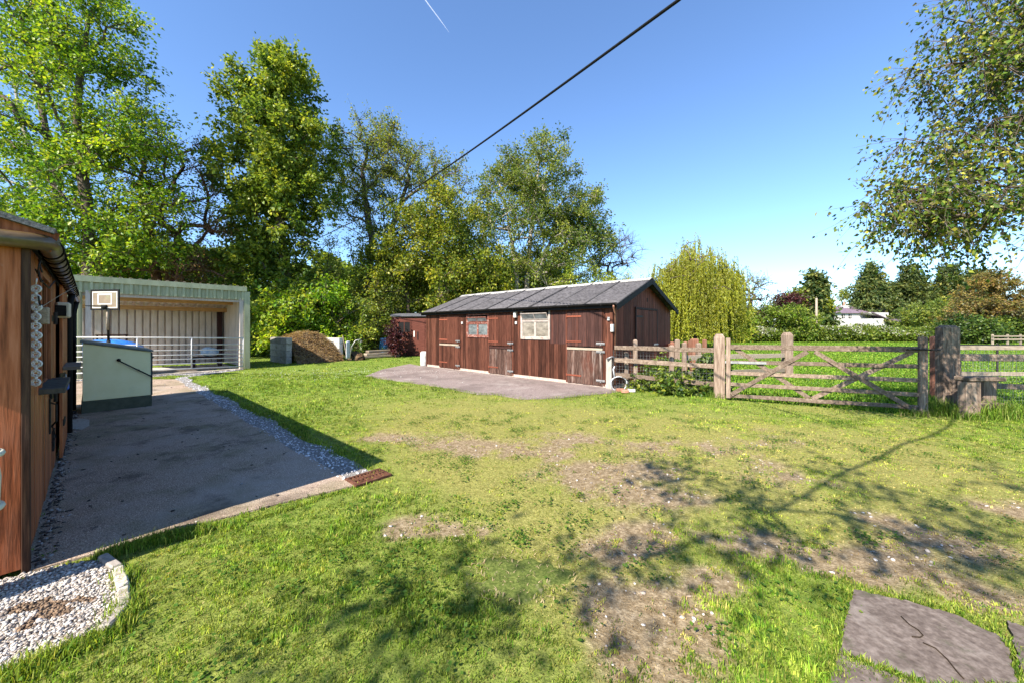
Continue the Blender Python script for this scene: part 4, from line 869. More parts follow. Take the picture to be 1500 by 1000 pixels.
# planks
for i,(p0,p1,zz,lbl) in enumerate((((532,525),(584,522),.09,'lowest weathered plank of the stack before the small shed'),((530,521),(578,519.5),.22,'middle weathered plank of the stack before the small shed'),((540,519),(580,516.5),.36,'top pale plank of the stack before the small shed'))):
    q0 = gnd(*p0); q1 = gnd(*p1) if i == 0 else (q0[0]+2.0, q0[1]+.4)
    if i: q0 = (gnd(532,525)[0]+.05*i, gnd(532,525)[1]+.15*i); q1 = (gnd(584,522)[0]-.1*i, gnd(584,522)[1]+.12*i)
    o = MB().bar((*q0,zz),(*q1,zz),.35,.10,cut=3,wob=.01).build('plank', PALEW, bevel=.008); tag(o, lbl, 'plank', 'planks stacked before the shed')
a = gnd(521,527); f = MB(); f.grid(14,8, lambda s,t: ((.42+.1*random.random())*math.cos(6.28*s)*math.sin(1.57*t), .35*math.sin(6.28*s)*math.sin(1.57*t), (.42+.05*random.random())*math.cos(1.57*t))); o = f.build('rubble_pile', MUCK); o.location = (*a,0); tag(o, 'small dark heap of rubble and twigs beside the wheelbarrow', 'rubble')
a = at(563,520,22.6); f = MB(); f.lathe([(.28,0),(.3,.05),(.3,.45),(.31,.5),(.3,.55),(.3,.95),(.25,1.0),(.22,1.02)], n=16); o = f.build('water_barrel', M('blue_barrel', [(.03,.10,.22),(.05,.16,.3)], tone=0, bump=0, rough=.4), smooth=True); o.location = (a[0],a[1],0); tag(o, 'dull blue barrel half hidden in shade left of the small shed', 'barrel')
a = SF.w(-.25,.05); f = MB(); f.lathe([(.16,0),(.17,.03),(.17,.18),(.175,.2),(.17,.22),(.17,.4),(.175,.42),(.17,.44),(.165,.56),(.14,.60),(.05,.61)], n=18); o = f.build('water_drum', M('drum_white', [(.42,.41,.38),(.52,.51,.48)], tone=0, bump=0), smooth=True); o.location = (a[0],a[1],.02); tag(o, 'slim white plastic drum at the far corner of the stable', 'drum')
# ================================================================ fences, gates, far buildings
OAK = M('weathered_oak', [(.085,.058,.042),(.185,.135,.10),(.31,.24,.185)], mp=(8,8,8), ns=2.2, rough=.88, bump=.8, bd=.006, tone=.25, dist=1.2,
    blot=[((.06,.04,.03),(4,4,4),.55,.72,.6), ((.38,.33,.27),(9,9,9),.6,.75,.5), ((.16,.17,.09),(6,6,6),.64,.75,.5)])
OAKP = M('post_oak', [(.12,.08,.058),(.23,.168,.128),(.35,.27,.21)], mp=(9,9,.8), ns=4, rough=.88, bump=.8, bd=.006, tone=.2,
    blot=[((.10,.07,.055),(5,5,2),.56,.72,.6), ((.36,.32,.26),(8,8,8),.62,.75,.4)])
SLEEP = M('sleeper', [(.09,.058,.042),(.23,.165,.125),(.38,.30,.23)], mp=(10,10,.9), ns=4, rough=.9, bump=1, bd=.01, tone=.15, blot=[((.05,.035,.03),(4,4,2),.52,.68,.7)])
REDP = M('red_post', [(.14,.055,.035),(.22,.10,.065),(.30,.165,.12)], mp=(7,7,.8), ns=4, rough=.85, bump=.5, tone=.2)
WIRE = M('fence_wire', [(.22,.22,.21),(.4,.4,.38)], tone=0, bump=0, metal=.5, rough=.5)
def post(par, p, h, w, mat, d=None, cap=.03, ang=0, z0=-.08, name='post'):
    d = d or w; mb = MB(); m_ = Matrix.Translation((p[0],p[1],0)) @ Matrix.Rotation(ang, 4, 'Z')
    vs_ = [(-w/2,-d/2,z0),(w/2,-d/2,z0),(w/2,d/2,z0),(-w/2,d/2,z0)]; k=1+random.uniform(-.04,.04)
    top = [(-w/2*k,-d/2*k,h-cap),(w/2*k,-d/2*k,h-cap),(w/2*k,d/2*k,h-cap),(-w/2*k,d/2*k,h-cap)]; c = [(x*.62,y*.62,h) for x,y,_ in top]
    mb.add([m_ @ Vector(v) for v in vs_+top+c], [(3,2,1,0)]+[(a,(a+1)%4,(a+1)%4+4,a+4) for a in range(4)]+[(a+4,(a+1)%4+4,(a+1)%4+8,a+8) for a in range(4)]+[(8,9,10,11)])
    return mb.build(name, mat, par, bevel=.008)
def wiremesh(par, a, b, z0, z1, sx, sz, r=.0016, name='wire_mesh'):
    mb = MB(); L = math.hypot(b[0]-a[0], b[1]-a[1]); n = int(L/sx); P = lambda t, z: (a[0]+(b[0]-a[0])*t, a[1]+(b[1]-a[1])*t, z)
    for i in range(n+1): mb.tube([P(i/n,z0),P(i/n+.002*math.sin(i*3.),z1)], r, 3, cap=False)
    for j in range(int((z1-z0)/sz)+1): mb.tube([P(0,z0+j*sz),P(.25,z0+j*sz-.01),P(.5,z0+j*sz-.012),P(.75,z0+j*sz-.008),P(1,z0+j*sz)], r, 3, cap=False)
    return mb.build(name, WIRE, par)
# fence from the stable to the big gate post
pA = gnd(893, 569); pB = (4.70, 8.62)
fe = thing('rail_fence', 'weathered three rail fence with wire between the stable and the gate post', 'fence', (0,0,0))
for (px, py, h, w_) in ((930.5,568,1.30,.10), (1000,578,0,.1), (1018,560,0,.1)):
    if h: post(fe, gnd(px,py), h, w_, OAKP)
post(fe, (3.02,9.75), .98, .09, OAKP); post(fe, (4.05,9.35), 1.18, .09, OAKP)
Lr = at(899,509,9.72); Rr = at(1047,513,8.66)
for z0, z1 in ((1.10,1.09),(.78,.72),(.40,.30)):
    MB().bar((Lr[0],Lr[1]-.07,z0),(Rr[0],Rr[1]-.05,z1),.04,.11,cut=6,wob=.006).build('rail', OAK, fe, bevel=.006)
wiremesh(fe, (Lr[0],Lr[1]+.02), (Rr[0],Rr[1]+.04), .02, 1.04, .075, .075)
wp = thing('white_post', 'pale painted post with a steel bracket by the stable corner', 'post', (0,0,0))
post(wp, pA, .83, .16, M('pale_post', [(.27,.24,.205),(.38,.35,.31)], mp=(6,6,.8), ns=5, tone=0, blot=[((.2,.15,.11),(4,4,2),.6,.75,.6)]), d=.12, ang=-.7)
f = MB(); f.tube([(pA[0]-.1,pA[1]-.08,.80),(pA[0]+.03,pA[1]-.1,.86),(pA[0]+.16,pA[1]+.02,.82)], .025, 7); f.build('bracket', STEEL, wp, smooth=True)
a = gnd(906, 571); f = MB(); f.tube([(a[0]+(.21+.015*math.sin(k*.9))*math.cos(k*.3)*(1 if k%2 else .97), a[1]-.05+.012*(k%5), .17+.19*math.sin(k*.3)) for k in range(70)], .012, 6)
f.tube([(a[0]-.1,a[1],.3),(a[0]-.14,a[1]-.02,.55),(a[0]-.1,a[1],.62)], .02, 6)
tag(f.build('hose', M('white_hose', [(.36,.38,.4),(.48,.49,.5)], tone=0, bump=0, rough=.4), smooth=True), 'white hose coiled on its edge at the foot of the pale post', 'hose')
BRICKM = M('brick', [(.30,.13,.08),(.42,.22,.15)], ns=12, tone=.2, bump=.5)
STN = M('pale_stone', [(.45,.4,.36),(.62,.58,.52)], ns=12, tone=.2, bump=.6)
for i, (px, py, mt, lb_) in enumerate(((908,573,BRICKM,'red brick lying at the apron edge, nearest the hose'),(915,575,BRICKM,'red half brick beside the pale lump of stone'),(925,574,STN,'pale lump of stone at the end of the apron'),(932,570,STN,'pale flat stone under the first fence post'))):
    a = gnd(px, py); o = MB().bar((a[0]-.09,a[1]+.03*i-.05,.05),(a[0]+.09,a[1]-.02,.05),.1,.08,cut=2,wob=.01).build('brick' if mt is BRICKM else 'stone', mt, bevel=.012); tag(o, lb_, 'brick' if mt is BRICKM else 'stone')
# the big gate post and the wooden field gate
gp = thing('gate_post', 'stout round topped oak gate post at the left end of the wooden gate', 'gate post', (0,0,0))
a = gnd(1053.5, 582); post(gp, a, 1.47, .22, OAKP, d=.2, cap=.09, ang=-.45)
f = MB(); f.tube([(a[0]+.1,a[1]-.09,1.12),(a[0]+.24,a[1]-.15,1.12)], .014, 6).tube([(a[0]+.1,a[1]-.09,.25),(a[0]+.24,a[1]-.15,.25)], .014, 6); f.build('gate_pin', IRON, gp)
G0 = at(1063.5, 585, 8.28); G1 = at(1358, 608, 6.85); GLn = math.hypot(G1[0]-G0[0], G1[1]-G0[1])
gt = thing('wooden_gate', 'weathered five bar wooden gate with crossed diagonal braces', 'gate', (G0[0],G0[1],0), math.atan2(G1[1]-G0[1], G1[0]-G0[0]))
GF2 = Frame((G0[0],G0[1]), math.atan2(G1[1]-G0[1], G1[0]-G0[0]))
for i, (ya, yb) in enumerate(((508.2,511.5),(530,536),(546,556.5),(562,577.5),(579,596))):
    za = GF2.uz(1072,ya)[1]; zb = GF2.uz(1344,yb)[1]
    MB().bar((.03,0,za),(GLn-.05,0,zb),.032,.105 if i == 0 else .08,cut=6,wob=.004).build('bar', OAK, gt, bevel=.005)
za = GF2.uz(1067,495)[1]; zz = GF2.uz(1352,495)[1]
MB().box(0,.085,-.035,.045,.05,za,).build('stile', OAKP, gt, bevel=.008)
MB().box(GLn-.115,GLn,-.045,.045,-.02,zz+.02).build('stile', SLEEP, gt, bevel=.01)
def br(p, q, y, nm='brace'):
    a_ = GF2.uz(*p); b_ = GF2.uz(*q); MB().bar((a_[0],y,a_[1]),(b_[0],y,b_[1]),.024,.085,up=(0,1,0) if 0 else (0,0,1),cut=4,wob=.003).build(nm, OAK, gt, bevel=.004)
br((1071,577),(1182,514.6),-.033); br((1193,514.6),(1344,603),-.033); br((1078,511),(1186,583),.034); br((1190,584),(1338,515),.034)
f = MB(); f.bar((-.02,-.022,GF2.uz(1072,530)[1]),(.75,-.022,GF2.uz(1110,531)[1]),.008,.05); f.build('strap_hinge', STEEL, gt)
f = MB(); zt_ = GF2.uz(1344,511.5)[1]; f.tube([(GLn-.3,-.05,zt_),(GLn+.12,-.05,zt_),(GLn+.16,-.02,zt_)], .016, 6); f.build('latch', IRON, gt)
# sleeper post, red post behind, stile
sp = thing('sleeper_post', 'tall old railway sleeper post right of the wooden gate', 'sleeper post', (0,0,0))
a = gnd(1388, 601); post(sp, a, 1.66, .30, SLEEP, d=.16, cap=.05, ang=-.1)
rp = thing('red_post', 'reddish square post standing just behind the tall sleeper post', 'post', (0,0,0)); a = at(1371.5,560,8.7); post(rp, a, 1.42, .16, REDP)
stl = thing('stile', 'low wooden stile with a step board beside the sleeper post', 'stile', (0,0,0))
a = gnd(1419.5, 611); post(stl, a, .66, .26, OAKP, d=.14, cap=.01)
b_ = (a[0]+.32, a[1]+.45); post(stl, b_, .64, .14, OAKP, cap=.01); post(stl, (a[0]+.62,a[1]+.30), .66, .24, SLEEP, cap=.01)
MB().box(a[0]-.14,a[0]+.55,a[1]-.10,a[1]+.12,.665,.735).build('step', OAK, stl, bevel=.01)
MB().box(a[0]+.12,a[0]+.62,a[1]-.03,a[1]+.2,.16,.26).build('lower_step', OAK, stl, bevel=.01)
# right hand fences
rf = thing('rail_fence', 'near dark railed fence with wire mesh running off the right edge', 'fence', (0,0,0)); Y = 7.35
for px, py, px2, py2, hh in ((1399,523,1520,524,.13),(1448,564,1520,569,.11)):
    p = at(px,py,Y); q = at(px2,py2,Y); e = q[0]+1.5
    MB().bar(p,(e,Y,q[2]+(q[2]-p[2])*.8),.045,hh,cut=4,wob=.006).build('rail', OAK, rf, bevel=.006)
post(rf, (at(1407,0,Y)[0],Y+.07), .98, .1, OAKP); post(rf, (at(1560,0,Y)[0],Y+.07), 1.2, .12, OAKP)
wiremesh(rf, (at(1400,0,Y)[0],Y-.04), (at(1600,0,Y)[0],Y-.04), .02, 1.05, .06, .06)
rf = thing('rail_fence', 'pale two rail fence farther back at the right edge', 'fence', (0,0,0)); Y = 9.8
for py, hh in ((509,.11),(547,.11)):
    p = at(1398,py,Y); q = at(1530,py+.5,Y); MB().bar(p,(q[0]+1.5,Y,q[2]),.045,hh,cut=4,wob=.004).build('rail', PALEW, rf, bevel=.006)
for px in (1392,1545): post(rf, (at(px,0,Y)[0],Y+.08), 1.25, .11, OAKP)
rf = thing('tube_fence', 'thin dark metal rail fence with wire mesh in the right paddock', 'fence', (0,0,0)); Y = 11
for py in (505,518.5): 
    p = at(1395,py,Y); q = at(1560,py+1,Y); MB().tube([p,q],.018,7).build('rail', IRON, rf)
for px in (1461,1550): p = at(px,0,Y); MB().tube([(p[0],Y,-.05),(p[0],Y,1.15)],.025,7).build('post', IRON, rf)
wiremesh(rf, (at(1395,0,Y)[0],Y), (at(1560,0,Y)[0],Y), .05, 1.05, .12, .12, .002)
# paddock cross fence and the posts running away behind the stable
pf = thing('rail_fence', 'two rail paddock fence ending at the square capped post behind the gate', 'fence', (0,0,0))
P1 = at(1153,546,12.8); post(pf, P1, 1.46, .25, OAKP, cap=.1); P0 = at(1062,546,12.8)
post(pf, (4.95,10.6), 1.2, .1, OAKP)
for py, hh in ((519.5,.14),(541,.14)):
    p = at(1068,py,11.8); q = at(1150,py+.6,12.75); MB().bar((5.0,10.7,p[2]),q,.05,hh,cut=4,wob=.006).build('rail', PALEW, pf, bevel=.006)
Lb = [('pale stub post in the row behind the stable gable', 991,497,13.2,OAKP,.17),('thin brown post in the row behind the stable, left of the widest red one',1004,500,14.4,REDP,.11),('slim red post close beside the widest red one',1010,499,15,REDP,.1),('widest red post in the row behind the stable',1017,496,13.8,REDP,.23),('weathered post right of the widest red post',1023,502,11.6,OAKP,.13),('farthest brown post in the row behind the stable',1032,497,17,REDP,.15),('dark post nearest the stable gable in the row',983,500,14,BOARDD,.12)]
for lb_, px, py, Y, mt, w_ in Lb:
    p = at(px,py,Y); o = post(None, p, p[2], w_, mt, name='fence_post'); tag(o, lb_, 'fence post', 'posts standing behind the stable gable')
rf = thing('rail_fence', 'red brown two rail fence running away behind the stable gable', 'fence', (0,0,0))
for z in (1.0,.55): MB().bar((5.2,11.9,z),(6.6,17.2,z),.05,.13,cut=4,wob=.006).build('rail', REDP, rf, bevel=.006)
for t in (.1,.55,.95): post(rf, (5.2+1.4*t+.06, 11.9+5.3*t), 1.15, .11, REDP)
# utility pole, overhead cable
a = at(1196, 499, 46); f = MB(); f.tube([(a[0],46,-.1),(a[0],46,5.35)],[.15,.11],9); up_ = thing('utility_pole', 'slim pale utility pole standing before the white house', 'pole', (0,0,0)); f.build('pole', PALEW, up_, smooth=True)
P = [Vector(at(440,362,19)), Vector(at(560,305,16)), Vector(at(995,0,4.0)), Vector(at(1300,-260,2.2))]
pts = []
for k in range(41):
    t = k/40; a_ = P[1].lerp(P[2], t); pts.append((a_.x, a_.y, a_.z-.12*math.sin(math.pi*t)))
f = MB(); f.tube([P[0]]+pts+[P[3]], .019, 7); tag(f.build('overhead_cable', BLACK, smooth=True), 'black overhead cable slanting across the blue sky into the trees', 'cable')
# white house far behind the hedge
HZ = 88; hp = lambda px, py, Y=HZ: at(px, py, Y)
ho = thing('white_house', 'white rendered house with purple slate roof beyond the hedge', 'house', (0,0,.45))
REND = M('white_render', [(.40,.385,.37),(.48,.465,.45)], ns=1, tone=0, bump=.1); SLATE = M('slate', [(.09,.065,.085),(.135,.10,.125),(.18,.14,.165)], mp=(1,1,2), ns=2, tone=.1, bump=.3); TILE = M('clay_tile', [(.30,.14,.09),(.42,.22,.15)], ns=2, tone=.1, bump=.3)
x = lambda px, Y=HZ: at(px,0,Y)[0]; z = lambda py, Y=HZ: at(0,py,Y)[2]
f = MB(); f.box(x(1221),x(1286),HZ,HZ+7,-.1,z(461.5)).box(x(1286),x(1306),HZ+1.5,HZ+7.5,-.1,z(459)); f.prism([(x(1256),z(461.5)),(x(1286),z(461.5)),(x(1286),z(470))],HZ-2.5,HZ,'y'); f.box(x(1256),x(1284),HZ-2.5,HZ-.01,-.1,z(470)); f.build('wall', REND, ho)
f = MB(); f.prism([(HZ-.5,z(462)),(HZ+3.5,z(451)),(HZ+7.5,z(462))],x(1220),x(1288),'x'); f.build('roof', SLATE, ho)
f = MB(); f.prism([(x(1284.5),z(459.5)),(x(1297),z(452.5)),(x(1307.5),z(459.5)),(x(1307.5),z(460.5)),(x(1284.5),z(460.5))],HZ+1,HZ+8,'y'); f.build('wing_roof', SLATE, ho)
f = MB(); f.prism([(x(1262),z(461)),(x(1286),z(471)),(x(1286),z(472)),(x(1261),z(462))],HZ-2.8,HZ+.2,'y').prism([(x(1284),z(471)),(x(1319),z(471)),(x(1317),z(475)),(x(1284),z(475))],HZ-4,HZ-.5,'y'); f.build('lean_to_roof', SLATE, ho)
f = MB(); f.prism([(HZ+1,z(461)),(HZ+4,z(454.5)),(HZ+7,z(461))],x(1205),x(1221),'x'); f.build('clay_roof', TILE, ho); f = MB(); f.box(x(1207),x(1220.8),HZ+1.2,HZ+6.8,-.1,z(461)); f.build('rear_wall', REND, ho)
for px, w_ in ((1227.5,5),(1255.5,8)):
    f = MB(); f.box(x(px-w_/2),x(px+w_/2),HZ+2.6,HZ+4.2,z(460),z(449.5)); ch = f.build('chimney', REND, ho); f = MB(); f.lathe([(.2,0),(.16,.9)],(x(px),HZ+3.4,z(449.5)),10); f.build('chimney_pot', TILE, ch)
for px in (1235,1245):
    f = MB(); f.box(x(px-2.1),x(px+2.1),HZ-.04,HZ-.01,z(469.5),z(463.5)); wo = f.build('window', BLACK, ho); f = MB(); f.box(x(px-.2),x(px+.2),HZ-.08,HZ-.041,z(469.5),z(463.5)).box(x(px-2.1),x(px+2.1),HZ-.085,HZ-.041,z(466.8),z(466.3)); f.build('glazing_bar', WHITEP, wo)
# low tiled roof at the far right, pale rail by the hedge
fb = thing('far_barn', 'low building with brown tiled roof behind the far right hedge', 'barn', (0,0,0))
f = MB(); f.box(x(1470,60),x(1560,60),60,65,-.1,z(474,60)); f.build('wall', REND, fb); f = MB(); f.prism([(59.5,z(474,60)),(62.5,z(466,60)),(65.5,z(474,60))],x(1468,60),x(1562,60),'x'); f.build('roof', TILE, fb)
wf = thing('rail_fence', 'short pale two rail fence at the foot of the far right hedge', 'fence', (0,0,0)); Y=34
for py in (492.5,497): p=at(1454,py,Y); q=at(1500,py,Y); MB().bar(p,q,.06,.13).build('rail', PALEW, wf)
for px in (1456,1478,1497): p=at(px,0,Y); post(wf,(p[0],Y+.1),1.05,.12,PALEW)

# faint contrail high in the sky
m, nt_, b, out = newmat('contrail_vapour'); tr = nd(nt_, 'ShaderNodeBsdfTransparent'); mx = nd(nt_, 'ShaderNodeMixShader'); mx.inputs[0].default_value = .16
b.inputs['Base Color'].default_value = (.9,.9,.9,1); b.inputs['Roughness'].default_value = 1; lk(nt_, tr.outputs[0], mx.inputs[1]); lk(nt_, b.outputs[0], mx.inputs[2]); lk(nt_, mx.outputs[0], out.inputs[0])
f = MB(); f.tube([at(612,-15,1500), at(630,10,1500), at(645,30,1500), at(658,48,1500)], [2.6,2.2,1.7,.4], 8); tag(f.build('contrail', m, smooth=True), 'short faint white contrail high in the blue sky', 'contrail', kind='structure')
# ================================================================ trees and plants
LEAF = Mleaf('leaf', .5, .42, .35)
BARK = M('bark', [(.045,.033,.026),(.11,.085,.068),(.20,.16,.13)], mp=(3,3,.8), ns=4, rough=.95, bump=1, bd=.03, tone=.2, blot=[((.13,.15,.07),(1.5,1.5,1),.58,.72,.4)])
BARKR = M('red_bark', [(.05,.025,.02),(.12,.06,.05),(.2,.12,.1)], mp=(3,3,.8), ns=4, rough=.95, bump=1, bd=.03, tone=.2)
BARKP = M('pale_bark', [(.16,.13,.11),(.30,.26,.22),(.45,.40,.35)], mp=(3,3,1.5), ns=4, rough=.9, bump=.6, bd=.02, tone=.2)
def frusta(P, Q, r0, r1, k):
    P, Q = np.asarray(P, float), np.asarray(Q, float); d = Q-P; L = np.linalg.norm(d, axis=1, keepdims=True)+1e-9; d = d/L
    ref = np.where(np.abs(d[:,2:3]) < .9, [[0,0,1.]], [[1.,0,0]]); a = np.cross(d, ref); a /= np.linalg.norm(a, axis=1, keepdims=True); b = np.cross(a, d)
    an = np.arange(k)*2*np.pi/k; ca, sa = np.cos(an), np.sin(an)
    ring = a[:,None]*ca[None,:,None]+b[:,None]*sa[None,:,None]
    V = np.concatenate([P[:,None]+ring*np.asarray(r0)[:,None,None], Q[:,None]+ring*np.asarray(r1)[:,None,None]], 1).reshape(-1,3)
    i = np.arange(len(P))[:,None,None]*2*k; j = np.arange(k)[None,:,None]
    F = np.concatenate([i+j, i+(j+1)%k, i+k+(j+1)%k, i+k+j], 2).reshape(-1,4)
    return V, F
def leaves(p, ax, nm, l, w_, rng, fold=.25):
    n = len(p); ax = ax/(np.linalg.norm(ax,axis=1,keepdims=True)+1e-9); b = np.cross(ax, nm); b /= np.linalg.norm(b,axis=1,keepdims=True)+1e-9; up = np.cross(b, ax)
    l = l[:,None]; w_ = w_[:,None]
    A = p; B = p+ax*l*.45+b*w_/2+up*l*fold*.35; Cc = p+ax*l-up*l*fold*.4; D = p+ax*l*.45-b*w_/2+up*l*fold*.35
    return np.stack([A,B,Cc,D],1).reshape(-1,3), (np.arange(n)[:,None]*4+np.array([[0,1,2],])), (np.arange(n)[:,None]*4+np.array([[0,2,3]]))
def grow(trunks, tips, rng, step=.55, up=.1, jit=.06):
    N = [np.array(t, float) for tr in trunks for t in tr]; par = []
    for tr in trunks:
        s = len(par); par += [-1 if i == 0 else s+i-1 for i in range(len(tr))]
    arr = np.zeros((len(N)+len(tips)*14, 3)); arr[:len(N)] = N; cnt = len(N)
    tr_ = arr[:cnt].copy(); order = np.argsort([np.min(np.linalg.norm(tr_-t,axis=1)) for t in tips])
    low = min(t[0][2] for t in trunks); tipi = []
    first = np.array([len([1 for q in trunks[:k] for _ in q]) for k in range(len(trunks))])
    for o in order:
        p = tips[o]; d = arr[:cnt]-p; dist = np.linalg.norm(d, axis=1); cost = dist+1.1*np.maximum(0, d[:,2]+.12*dist)
        cost[first] += 3
        j = int(np.argmin(cost)); L = dist[j]; k = int(min(12, max(1, round(L/step)))); q = arr[j].copy(); prev = j
        wob = rng.normal(0, jit*L, 3)
        for s in range(1, k+1):
            t = s/k; arr[cnt] = q+(p-q)*t+np.array([0,0,up*L])*math.sin(math.pi*t)*1+wob*math.sin(math.pi*t)+(rng.normal(0,.03*step,3) if s < k else 0)
            par.append(prev); prev = cnt; cnt += 1
        tipi.append(prev)
    return arr[:cnt], np.array(par), np.array(tipi), order
def tree(name, label, cat, Z, crown, trunks, R0, leaf, tint, seed, twigs=7, tl=.8, per=12, bark=None, group=None, droop=0., rmin=.012, spread=.25, outv=.5, upn=.6, shell=.35, step=.55, tintvar=.25, leafmat=None, hang=0, pow_=.5, px=True, base_z=-.05, tw_r=.006, mixc_=None, branch_up=.1, shrink=1):
    """crown: pixel ellipsoids (cx,cy,rx,ry,n[,dZ[,rz scale]]) at distance Z (or metres when px is False);
    trunks: list of pixel polylines [(px,py),...]"""
    rng = np.random.default_rng(seed); tips = []; cen = []
    for c in crown:
        cx, cyy, rx, ry, n = c[:5]; dZ = c[5] if len(c) > 5 else 0; rzs = c[6] if len(c) > 6 else 1
        if px: ctr = np.array(at(cx, cyy, Z+dZ)); r = np.array([rx/FX*(Z+dZ), rx/FX*(Z+dZ)*rzs, ry/FX*(Z+dZ)])
        else: ctr = np.array([cx, Z+dZ, cyy]); r = np.array([rx, rx*rzs, ry])
        v = rng.normal(size=(n,3)); v /= np.linalg.norm(v,axis=1,keepdims=True); rad = rng.random((n,1))**shell
        tips.append(ctr+v*rad*r); cen.append(np.tile(ctr,(n,1)))
    tips = np.concatenate(tips); cen = np.concatenate(cen); ok = tips[:,2] > (.25 if px else .04); tips = tips[ok]; cen = cen[ok]
    T = []
    for tr in trunks:
        if px: q = [np.array(at(p[0], p[1], Z+(p[2] if len(p) > 2 else 0))) for p in tr]
        else: q = [np.array(p, float) for p in tr]
        if name_ground(tr): pass
        q[0][2] = base_z; dense = [q[0]]
        for a_, b_ in zip(q[:-1], q[1:]):
            k = max(1, int(np.linalg.norm(b_-a_)/.7))
            for s in range(1, k+1): dense.append(a_+(b_-a_)*s/k+(rng.normal(0,.03,3) if s < k else 0))
        T.append(dense)
    arr, par, tipi, order = grow(T, tips, rng, step, branch_up)
    cnt = np.zeros(len(arr)); cnt[tipi] += 1
    for i in range(len(arr)-1, -1, -1):
        if par[i] >= 0: cnt[par[i]] += cnt[i]
    roots = np.where(par < 0)[0]; rt = cnt[roots].max(); rad = np.maximum(rmin, R0*(np.maximum(cnt,1)/rt)**pow_)
    for r_ in roots: rad[r_] *= 1.25
    e = np.where(par >= 0)[0]; V, F = frusta(arr[par[e]], arr[e], np.minimum(rad[par[e]], rad[e]*1.35), rad[e], 6)
    root = thing(name, label, cat, (0,0,0), 0, group)
    b0 = T[0][0]; root.location = (b0[0], b0[1], 0); off = np.array([b0[0], b0[1], 0])
    # twigs and leaves
    tp = arr[tipi]; ce = cen[order]; n = len(tp)
    o_ = tp-ce; o_ /= np.linalg.norm(o_,axis=1,keepdims=True)+1e-6
    i = np.repeat(np.arange(n), twigs); m_ = len(i)
    d = o_[i]*outv+rng.normal(0,.75,(m_,3))+np.array([0,0,.25-droop]); d /= np.linalg.norm(d,axis=1,keepdims=True)
    L = tl*(.45+.8*rng.random(m_)); s = tp[i]+rng.normal(0,spread*.3,(m_,3)); eN = s+d*L[:,None]; eN[:,2] -= droop*L*.5
    Vt, Ft = frusta(tp[i], s*.4+eN*.6, np.full(m_, tw_r*1.3), np.full(m_, tw_r*.8), 3); Vt2, Ft2 = frusta(s*.4+eN*.6, eN, np.full(m_, tw_r*.8), np.full(m_, tw_r*.3), 3)
    VV = np.concatenate([V, Vt, Vt2]); FF = np.concatenate([F, Ft+len(V), Ft2+len(V)+len(Vt)])
    npmesh('trunk', VV-off, [FF], bark or BARK, root, floats={'tone': np.full(len(VV), .5)}, smooth=True)
    if per:
        k = np.repeat(np.arange(m_), per); nl = len(k); t = rng.random(nl)**.75
        p = s[k]+(eN[k]-s[k])*t[:,None]+rng.normal(0, spread*.35*tl, (nl,3))
        ax = d[k]*.5+rng.normal(0,.6,(nl,3)); ax[:,2] -= .25+hang
        nm = rng.normal(0,.55,(nl,3)); nm[:,2] += upn
        ll = leaf[0]*(.6+.7*rng.random(nl)); lw = leaf[1]*(.6+.7*rng.random(nl))
        LV, LF1, LF2 = leaves(p, ax, nm, ll, lw, rng)
        base = np.array(tint); ci = rng.integers(0, len(base), nl)
        tv = rng.normal(0, tintvar, n)[i][k]; tw = rng.normal(0, tintvar*.7, m_)[k]
        col = base[ci]*np.clip(1+(tv+tw)[:,None]*np.array([[1.0,.65,.5]])+rng.normal(0,.12,(nl,1)), .35, 1.9)
        LV = LV-off; LV[:,2] = np.maximum(LV[:,2], .0)
        npmesh('crown', LV, [LF1, LF2], leafmat or LEAF, root, tint=np.repeat(col, 4, 0))
    return root
def name_ground(tr): return False
LIMEG = [(.15,.26,.016),(.21,.33,.02),(.10,.20,.014),(.29,.36,.035)]
MIDG = [(.125,.185,.028),(.17,.235,.032),(.085,.135,.02),(.25,.30,.04)]
DARKG = [(.055,.105,.02),(.085,.14,.026),(.04,.075,.018)]
YELG = [(.20,.25,.02),(.26,.29,.028),(.14,.19,.018),(.32,.32,.04)]
OLIVE = [(.13,.185,.034),(.18,.23,.042),(.23,.26,.05),(.09,.13,.028)]
BRONZE = [(.19,.115,.055),(.15,.10,.045),(.12,.12,.035),(.24,.15,.07)]
GOLD = [(.30,.31,.02),(.38,.37,.03),(.24,.27,.02),(.33,.35,.04)]
# --- left: big lime green tree over the shelter
tree('lime_tree', 'tall bright green broadleaf tree at the left with two bare trunks', 'tree', 17,
     [(60,-30,110,120,70),(150,60,45,60,22),(90,150,110,90,60),(190,210,60,60,30),(40,260,120,80,55),(170,300,85,60,45),(60,350,110,45,36),(170,365,80,28,26),(-60,120,110,200,50,2)],
     [[(132,470),(131,400),(128,300),(112,180),(120,80),(140,10)],[(84,470,.8),(85,380,.8),(82,260,.6),(60,140,.6),(30,20,.6)]], .26, (.165,.11), LIMEG, 1, twigs=9, tl=1.0, per=16, spread=.35, upn=.9, group='broadleaf trees behind the shelter')
tree('broadleaf_tree', 'pale trunked tree behind the bright green tree at the left edge', 'tree', 24, [(20,200,90,120,45),(40,330,90,60,35),(-60,300,80,140,30)], [[(50,480),(48,300),(46,230),(20,120)]], .30, (.20,.13), LIMEG[:3], 2, twigs=7, tl=1.1, per=14, bark=BARKP, upn=.8, group='broadleaf trees behind the shelter')
tree('cherry_tree', 'dark branched tree with bronze new leaf above the shelter roof', 'tree', 19.5, [(250,250,60,65,34),(280,330,50,60,40),(225,320,45,60,26),(255,395,70,26,26)], [[(252,500),(250,410),(255,370)],[(236,500,.4),(232,420,.4),(215,330,.4),(205,260,.4)]], .30, (.11,.07), BRONZE+[(.06,.11,.02),(.05,.10,.015)], 3, twigs=8, tl=.9, per=8, bark=BARKR, rmin=.018, tw_r=.010)
